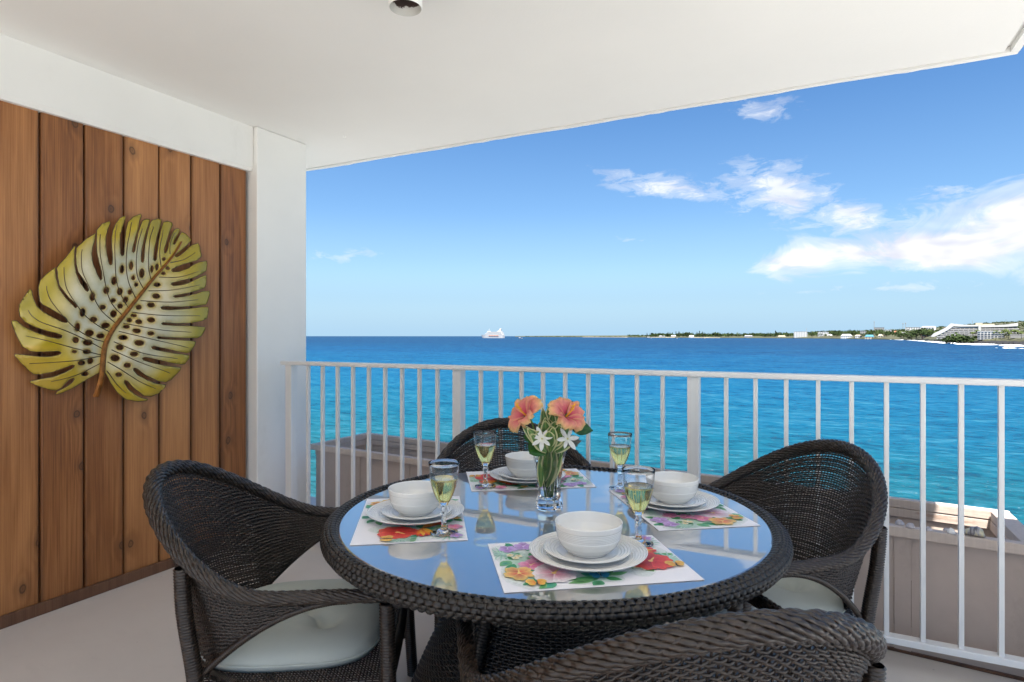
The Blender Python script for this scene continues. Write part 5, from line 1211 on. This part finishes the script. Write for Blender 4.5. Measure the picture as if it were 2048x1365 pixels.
for (a, b, yt, yb, D, wm, rm, lb) in ((1654, 1664, 668.5, 676, 2300, 'bwhite', 'bwhite', 'small white far house just right of the twin blocks'), (1378, 1388, 671.0, 675, 3080, 'bwhite', 'bwhite', 'tiny white house among the far pines'), (1556, 1571, 671.5, 676.5, 2620, 'bcream', 'bcream', 'small cream house at the water left of the colonnaded blocks'),
      (1489, 1505, 671, 675.5, 2820, 'bgrey', 'roofgrey', 'small grey roofed house in the far trees'), (1318, 1330, 671.5, 675, 3650, 'bwhite', 'roofgrey', 'small pale house at the left end of the far pines'), (1342, 1352, 671, 675, 3450, 'bcream', 'bwhite', 'small house below the tallest far pines'),
      (1664, 1674, 667.5, 671, 2350, 'bwhite', 'roofblue', 'small white far house with blue roof above the shore'), (1757, 1770, 669, 676, 1690, 'bcream', 'bcream', 'low cream house right of the blue roofed house'), (1801, 1812, 664, 669.5, 1750, 'bwhite', 'roofgrey', 'white house below the long low block on the hillside')):
    house('far_house', lb, a, b, yt, yb, D, wm, rm)
# masts and poles
def mast(px, y0, y1, D, label, head=True, r_=.35):
    g = gpos(px, D); z0 = zpx(y1, D); z1 = zpx(y0, D); root = thing('mast', label, 'mast', (g[0], g[1], z0)); h = z1 - z0
    MB().tube([(0, 0, -4), (0, 0, h)], [r_ * 1.4, r_], 8).build('pole', M['bgrey'], root)
    if head: MB().box((-1.6, -1.6, h - 2.5), (1.6, 1.6, h)).build('antenna_head', M['bgrey'], root)
mast(1748.3, 643.5, 660, 2250, 'tallest grey antenna mast on the far shore', True, .7)
mast(1806, 647, 656, 2000, 'antenna mast left of the hillside palms', True, .55); mast(1811, 646, 656, 2000, 'thin antenna mast right beside the other hillside mast', True, .5)
mast(1613, 656.5, 664, 2450, 'thin pole above the colonnaded block', False, .5); mast(2012, 639, 647, 2600, 'thin pole on the ridge behind the hotel', False, .5); mast(1945, 641, 650, 2600, 'thin pole on the ridge left above the hotel roof', False, .5)
# church
pc, g, rz, s_ = bld(1868, 1872, 652, 668, 1350); root = thing('church', 'white church with pointed spire left of the far hotel', 'church', (g[0], g[1], zpx(669, 1350)), rz); h = 17 * 1350 / F
MB().box((-2, 0, 0), (2, 4, h * .55)).build('tower', M['bwhite'], root); MB().add([(-2.2, -.2, h*.55), (2.2, -.2, h*.55), (2.2, 4.2, h*.55), (-2.2, 4.2, h*.55), (0, 2, h)], [(0, 1, 4), (1, 2, 4), (2, 3, 4), (3, 0, 4)]).build('spire', M['bwhite'], root); MB().box((2.05, 0, 0), (14, 8, h * .3)).build('nave', M['bgrey'], root)
# hotel with sweeping white roof
HD = 735.0; pc, g, rz, s_ = bld(1880, 2040, 0, 0, HD); zb = ground(1960, HD) - 1
ht = thing('hotel', 'large stepped hotel with sweeping white roof on the far shore', 'hotel', (g[0], g[1], zb), rz)
X_ = lambda px: (px - pc) * s_ ; Z_ = lambda y: zpx(y, HD) - zb
def prism(name, pts, d0, d1, mat):
    n_ = len(pts); V = [(X_(a), d0, Z_(b)) for a, b in pts] + [(X_(a), d1, Z_(b)) for a, b in pts]
    MB().add(V, [tuple(range(n_)), tuple(range(n_, 2 * n_))[::-1]] + [(i, n_ + i, n_ + (i + 1) % n_, (i + 1) % n_) for i in range(n_)]).build(name, M[mat], ht)
prism('roof', [(1878.5, 673.5), (1884, 667), (1893, 662), (1903, 656), (1909, 650.5), (1913, 646.3), (1920, 647.8), (1935, 649.7), (1957, 650.5), (1957, 653.2), (1930, 653.2), (1917, 652.4), (1910, 659), (1900, 665.5), (1890, 671.5), (1884, 674.2)], -2, 16, 'bwhite')
prism('roof', [(1962, 651.3), (1990, 651), (2006, 649.5), (2018, 646.8), (2018.6, 653), (2000, 654.5), (1962, 655)], -2, 16, 'bwhite')
MB().box((X_(1953), 4, Z_(652)), (X_(1964), 14, Z_(646))).box((X_(1964.2), 5, Z_(652)), (X_(1983), 14, Z_(648.2))).build('penthouse', M['bcream'], ht)
MB().box((X_(1957.5), -3, 0), (X_(1961.5), 14, Z_(651))).build('stair_tower', M['bwhite'], ht)
for k in range(7):
    yt = 654 + k * 3.9; xl = float(np.interp(yt, [653, 660, 668, 673, 684], [1915, 1907, 1895, 1889, 1889]))
    for a, b in ((xl, 1957.3), (1961.7, 2018 + k * 1.8)):
        MB().box((X_(a), -1.5, Z_(yt + 1.5)), (X_(b), 13, Z_(yt))).build('storey_slab', M['bwhite'], ht)
        MB().box((X_(a) + .3, 1.5, Z_(yt + 3.9) ), (X_(b) - .3, 12.5, Z_(yt + 1.5) - .02)).build('balcony_recess', M['recess'], ht)
        nb_ = max(2, int((b - a) / 7))
        for q in range(1, nb_): x = X_(a) + (X_(b) - X_(a)) * q / nb_; MB().box((x - .25, -1.2, Z_(yt + 3.9) + .02), (x + .25, 1.49, Z_(yt + 1.5) - .04)).build('partition', M['bcream'], ht)
fb = thing('hotel_annex', 'white four storey block with blue windows in front of the hotel', 'building', gpos(1982, 690, ground(1982, 690) - 1), -math.atan2(*gpos(1982, 690)[:2])); s2 = 690 / F; z2 = ground(1982, 690) - 1
hh = zpx(663.5, 690) - z2; MB().box((-21.5 * s2, 0, 0), (21.5 * s2, 9, hh)).build('wall', M['bwhite'], fb); MB().box((-22 * s2, -.4, hh + .01), (22 * s2, 9.4, hh + .7)).build('roof', M['bwhite'], fb)
for r0 in range(4):
    for c0_ in range(8):
        x = (-19 + c0_ * 5.4) * s2; z = hh * (.14 + .215 * r0); w0 = MB().box((x - .95, -.1, z), (x + .95, .05, z + 1.5)).build('window', M['wglass'], fb)
        MB().box((x - 1.25, -.7, z - .45), (x + 1.25, -.11, z - .02)).build('balcony', M['bwhite'], fb)
rbld = thing('shore_apartments', 'grey three storey apartments with balconies at the right edge', 'building', gpos(2046, 640, ground(2046, 640) - 1), -math.atan2(*gpos(2046, 640)[:2])); s3 = 640 / F; z3 = ground(2046, 640) - 1; hh = zpx(670.5, 640) - z3
MB().box((-19 * s3, 1.2, 0), (30 * s3, 12, hh)).build('wall', M['recess'], rbld); MB().box((-20 * s3, -.6, hh), (31 * s3, 12.5, hh + .8)).build('roof', M['bgrey'], rbld)
for k in range(4): MB().box((-19.5 * s3, -.5, hh * k / 4 + .2), (30.5 * s3, 1.19, hh * k / 4 + 1.2)).build('balcony', M['bgrey'], rbld)
for k in range(9): x = (-19 + k * 6.1) * s3; MB().box((x - .2, -.3, 1.22), (x + .2, 1.18, hh - .02)).build('partition', M['bgrey'], rbld)
V = [gpos(px, wl(px) + q, SEA + 4.3 + q * .012) for px in range(2004, 2080, 6) for q in (8, 30)]
tag(MB().add(V, [(i * 2, i * 2 + 2, i * 2 + 3, i * 2 + 1) for i in range(len(V) // 2 - 1)]).build('lawn', paint('bright_lawn', (.07, .12, .02), .9, .2, .1)), 'bright green lawn along the far shore', kind='structure')
# ---- cruise ship
SD = 2800.0; g = gpos(986, SD); sh = thing('cruise_ship', 'white cruise ship lying on the horizon', 'ship', (g[0], g[1], SEA), R(26.8 + 180 - 32)); k = SD / F
Ls = 118.0; Bm = 19.0; hd = 15.0
def hull_sec(t):
    bw = Bm / 2 * (1 - max(0, (t - .72) / .28) ** 2.2) * (1 if t > .06 else .9); return bw
V = []; n_ = 24
for i in range(n_ + 1):
    t = i / n_; x = (t - .5) * Ls; bw = max(.15, hull_sec(t)); rk = max(0, (t - .8) / .2) * 7
    V += [(x, -bw * .8, -2), (x + rk, -bw, hd), (x + rk, bw, hd), (x, bw * .8, -2)]
Fc = [(i*4+j, i*4+4+j, i*4+5+j if j < 3 else i*4+4, i*4+1+j if j < 3 else i*4) for i in range(n_) for j in range(4)] + [(0, 1, 2, 3)]
MB().add(V, Fc).build('hull', M['bwhite'], sh)
for dk in range(4):
    x0 = -Ls * .47 + dk * 1.5; x1 = Ls * (.34 - dk * .035); z0 = hd + dk * 3.6 + .02; bb = Bm / 2 - .4 - dk * .5
    MB().box((x0, -bb, z0), (x1, bb, z0 + 3.5)).build('deck', M['bwhite'], sh)
    for s_ in (-1, 1): MB().box((x0 + 3, s_ * bb - .06, z0 + 1.2), (x1 - 3, s_ * bb + .06, z0 + 2.5)).build('window_band', M['wglass'], sh)
zt_ = hd + 14.6
MB().box((-Ls*.40, -6, zt_), (-Ls*.22, 6, zt_ + 3)).box((Ls*.14, -6, zt_), (Ls*.24, 6, zt_ + 3.4)).build('top_deck', M['bwhite'], sh)
MB().add([(-Ls*.37, -3, zt_+3.02), (-Ls*.27, -3, zt_+3.02), (-Ls*.27, 3, zt_+3.02), (-Ls*.37, 3, zt_+3.02), (-Ls*.40, -2.4, zt_+13), (-Ls*.33, -2.4, zt_+14.5), (-Ls*.33, 2.4, zt_+14.5), (-Ls*.40, 2.4, zt_+13)], [(3,2,1,0),(4,5,6,7),(0,1,5,4),(1,2,6,5),(2,3,7,6),(3,0,4,7)]).build('funnel', M['bwhite'], sh)
MB().tube([(Ls*.19, 0, zt_+3.3), (Ls*.175, 0, zt_+15)], [1.0, .5], 6).tube([(Ls*.18, -3, zt_+9), (Ls*.18, 3, zt_+9)], .4, 6).build('mast', M['bwhite'], sh)
for q in range(6):
    for s_ in (-1, 1): MB().box((-Ls*.30 + q * 9, s_ * (Bm/2 + .3) - .6, hd - 5.5), (-Ls*.30 + q * 9 + 6.5, s_ * (Bm/2 + .3) + .6, hd - 2.8)).build('lifeboat', paint('lifeboat_orange_%d%d' % (q, s_), (.55, .18, .07), .5, .1, .2), sh)
def boat(px, D, Lm, label, ang, cabin=True):
    g = gpos(px, D); b_ = thing('boat', label, 'boat', (g[0], g[1], SEA), ang, 'small boats off the far shore'); V = []
    for i in range(9): t = i / 8; bw = Lm * .16 * (1 - t ** 3) + .1; V += [((t-.5)*Lm, -bw*.6, -.3), ((t-.5)*Lm + t * Lm * .06, -bw, Lm*.11 + t*t*Lm*.05), ((t-.5)*Lm + t * Lm * .06, bw, Lm*.11 + t*t*Lm*.05), ((t-.5)*Lm, bw*.6, -.3)]
    MB().add(V, [(i*4+j, i*4+4+j, i*4+4+(j+1) % 4, i*4+(j+1) % 4) for i in range(8) for j in range(4)] + [(0, 1, 2, 3)]).build('hull', M['bwhite'], b_)
    if cabin: MB().box((-Lm*.3, -Lm*.09, Lm*.10), (Lm*.12, Lm*.09, Lm*.24)).build('cabin', M['bwhite'], b_); MB().box((-Lm*.26, -Lm*.092, Lm*.16), (Lm*.08, Lm*.092, Lm*.2)).build('window_band', M['wglass'], b_)
boat(1040.5, 2400, 17, 'small tender boat just right of the cruise ship', R(20)); boat(1298, 2650, 25, 'white motor boat in front of the left end of the pines', R(25)); boat(1351, 2300, 15, 'small low boat off the far pines', R(15), False); boat(1407, 2150, 13, 'small low boat off the thin beach right of the pines', R(-20), False)

# each far tree gets its own label: its order along the shore
ORD = ['first', 'second', 'third', 'fourth', 'fifth', 'sixth', 'seventh', 'eighth', 'ninth', 'tenth', 'eleventh', 'twelfth', 'thirteenth', 'fourteenth', 'fifteenth', 'sixteenth', 'seventeenth', 'eighteenth', 'nineteenth', 'twentieth'] + ['twenty-' + q for q in ('first', 'second', 'third', 'fourth', 'fifth', 'sixth', 'seventh', 'eighth', 'ninth')] + ['thirtieth'] + ['thirty-' + q for q in ('first', 'second', 'third', 'fourth', 'fifth', 'sixth', 'seventh', 'eighth', 'ninth')] + ['fortieth'] + ['forty-' + q for q in ('first', 'second', 'third', 'fourth', 'fifth', 'sixth', 'seventh', 'eighth', 'ninth')]
by = {}
for o in bpy.data.objects:
    if o.parent is None and o.get('category') == 'tree': by.setdefault(o['label'], []).append(o)
for lab, os_ in by.items():
    os_.sort(key=lambda o: o.location.x / o.location.y)
    for i, o in enumerate(os_): o['label'] = ORD[i] + ' from the left: ' + lab
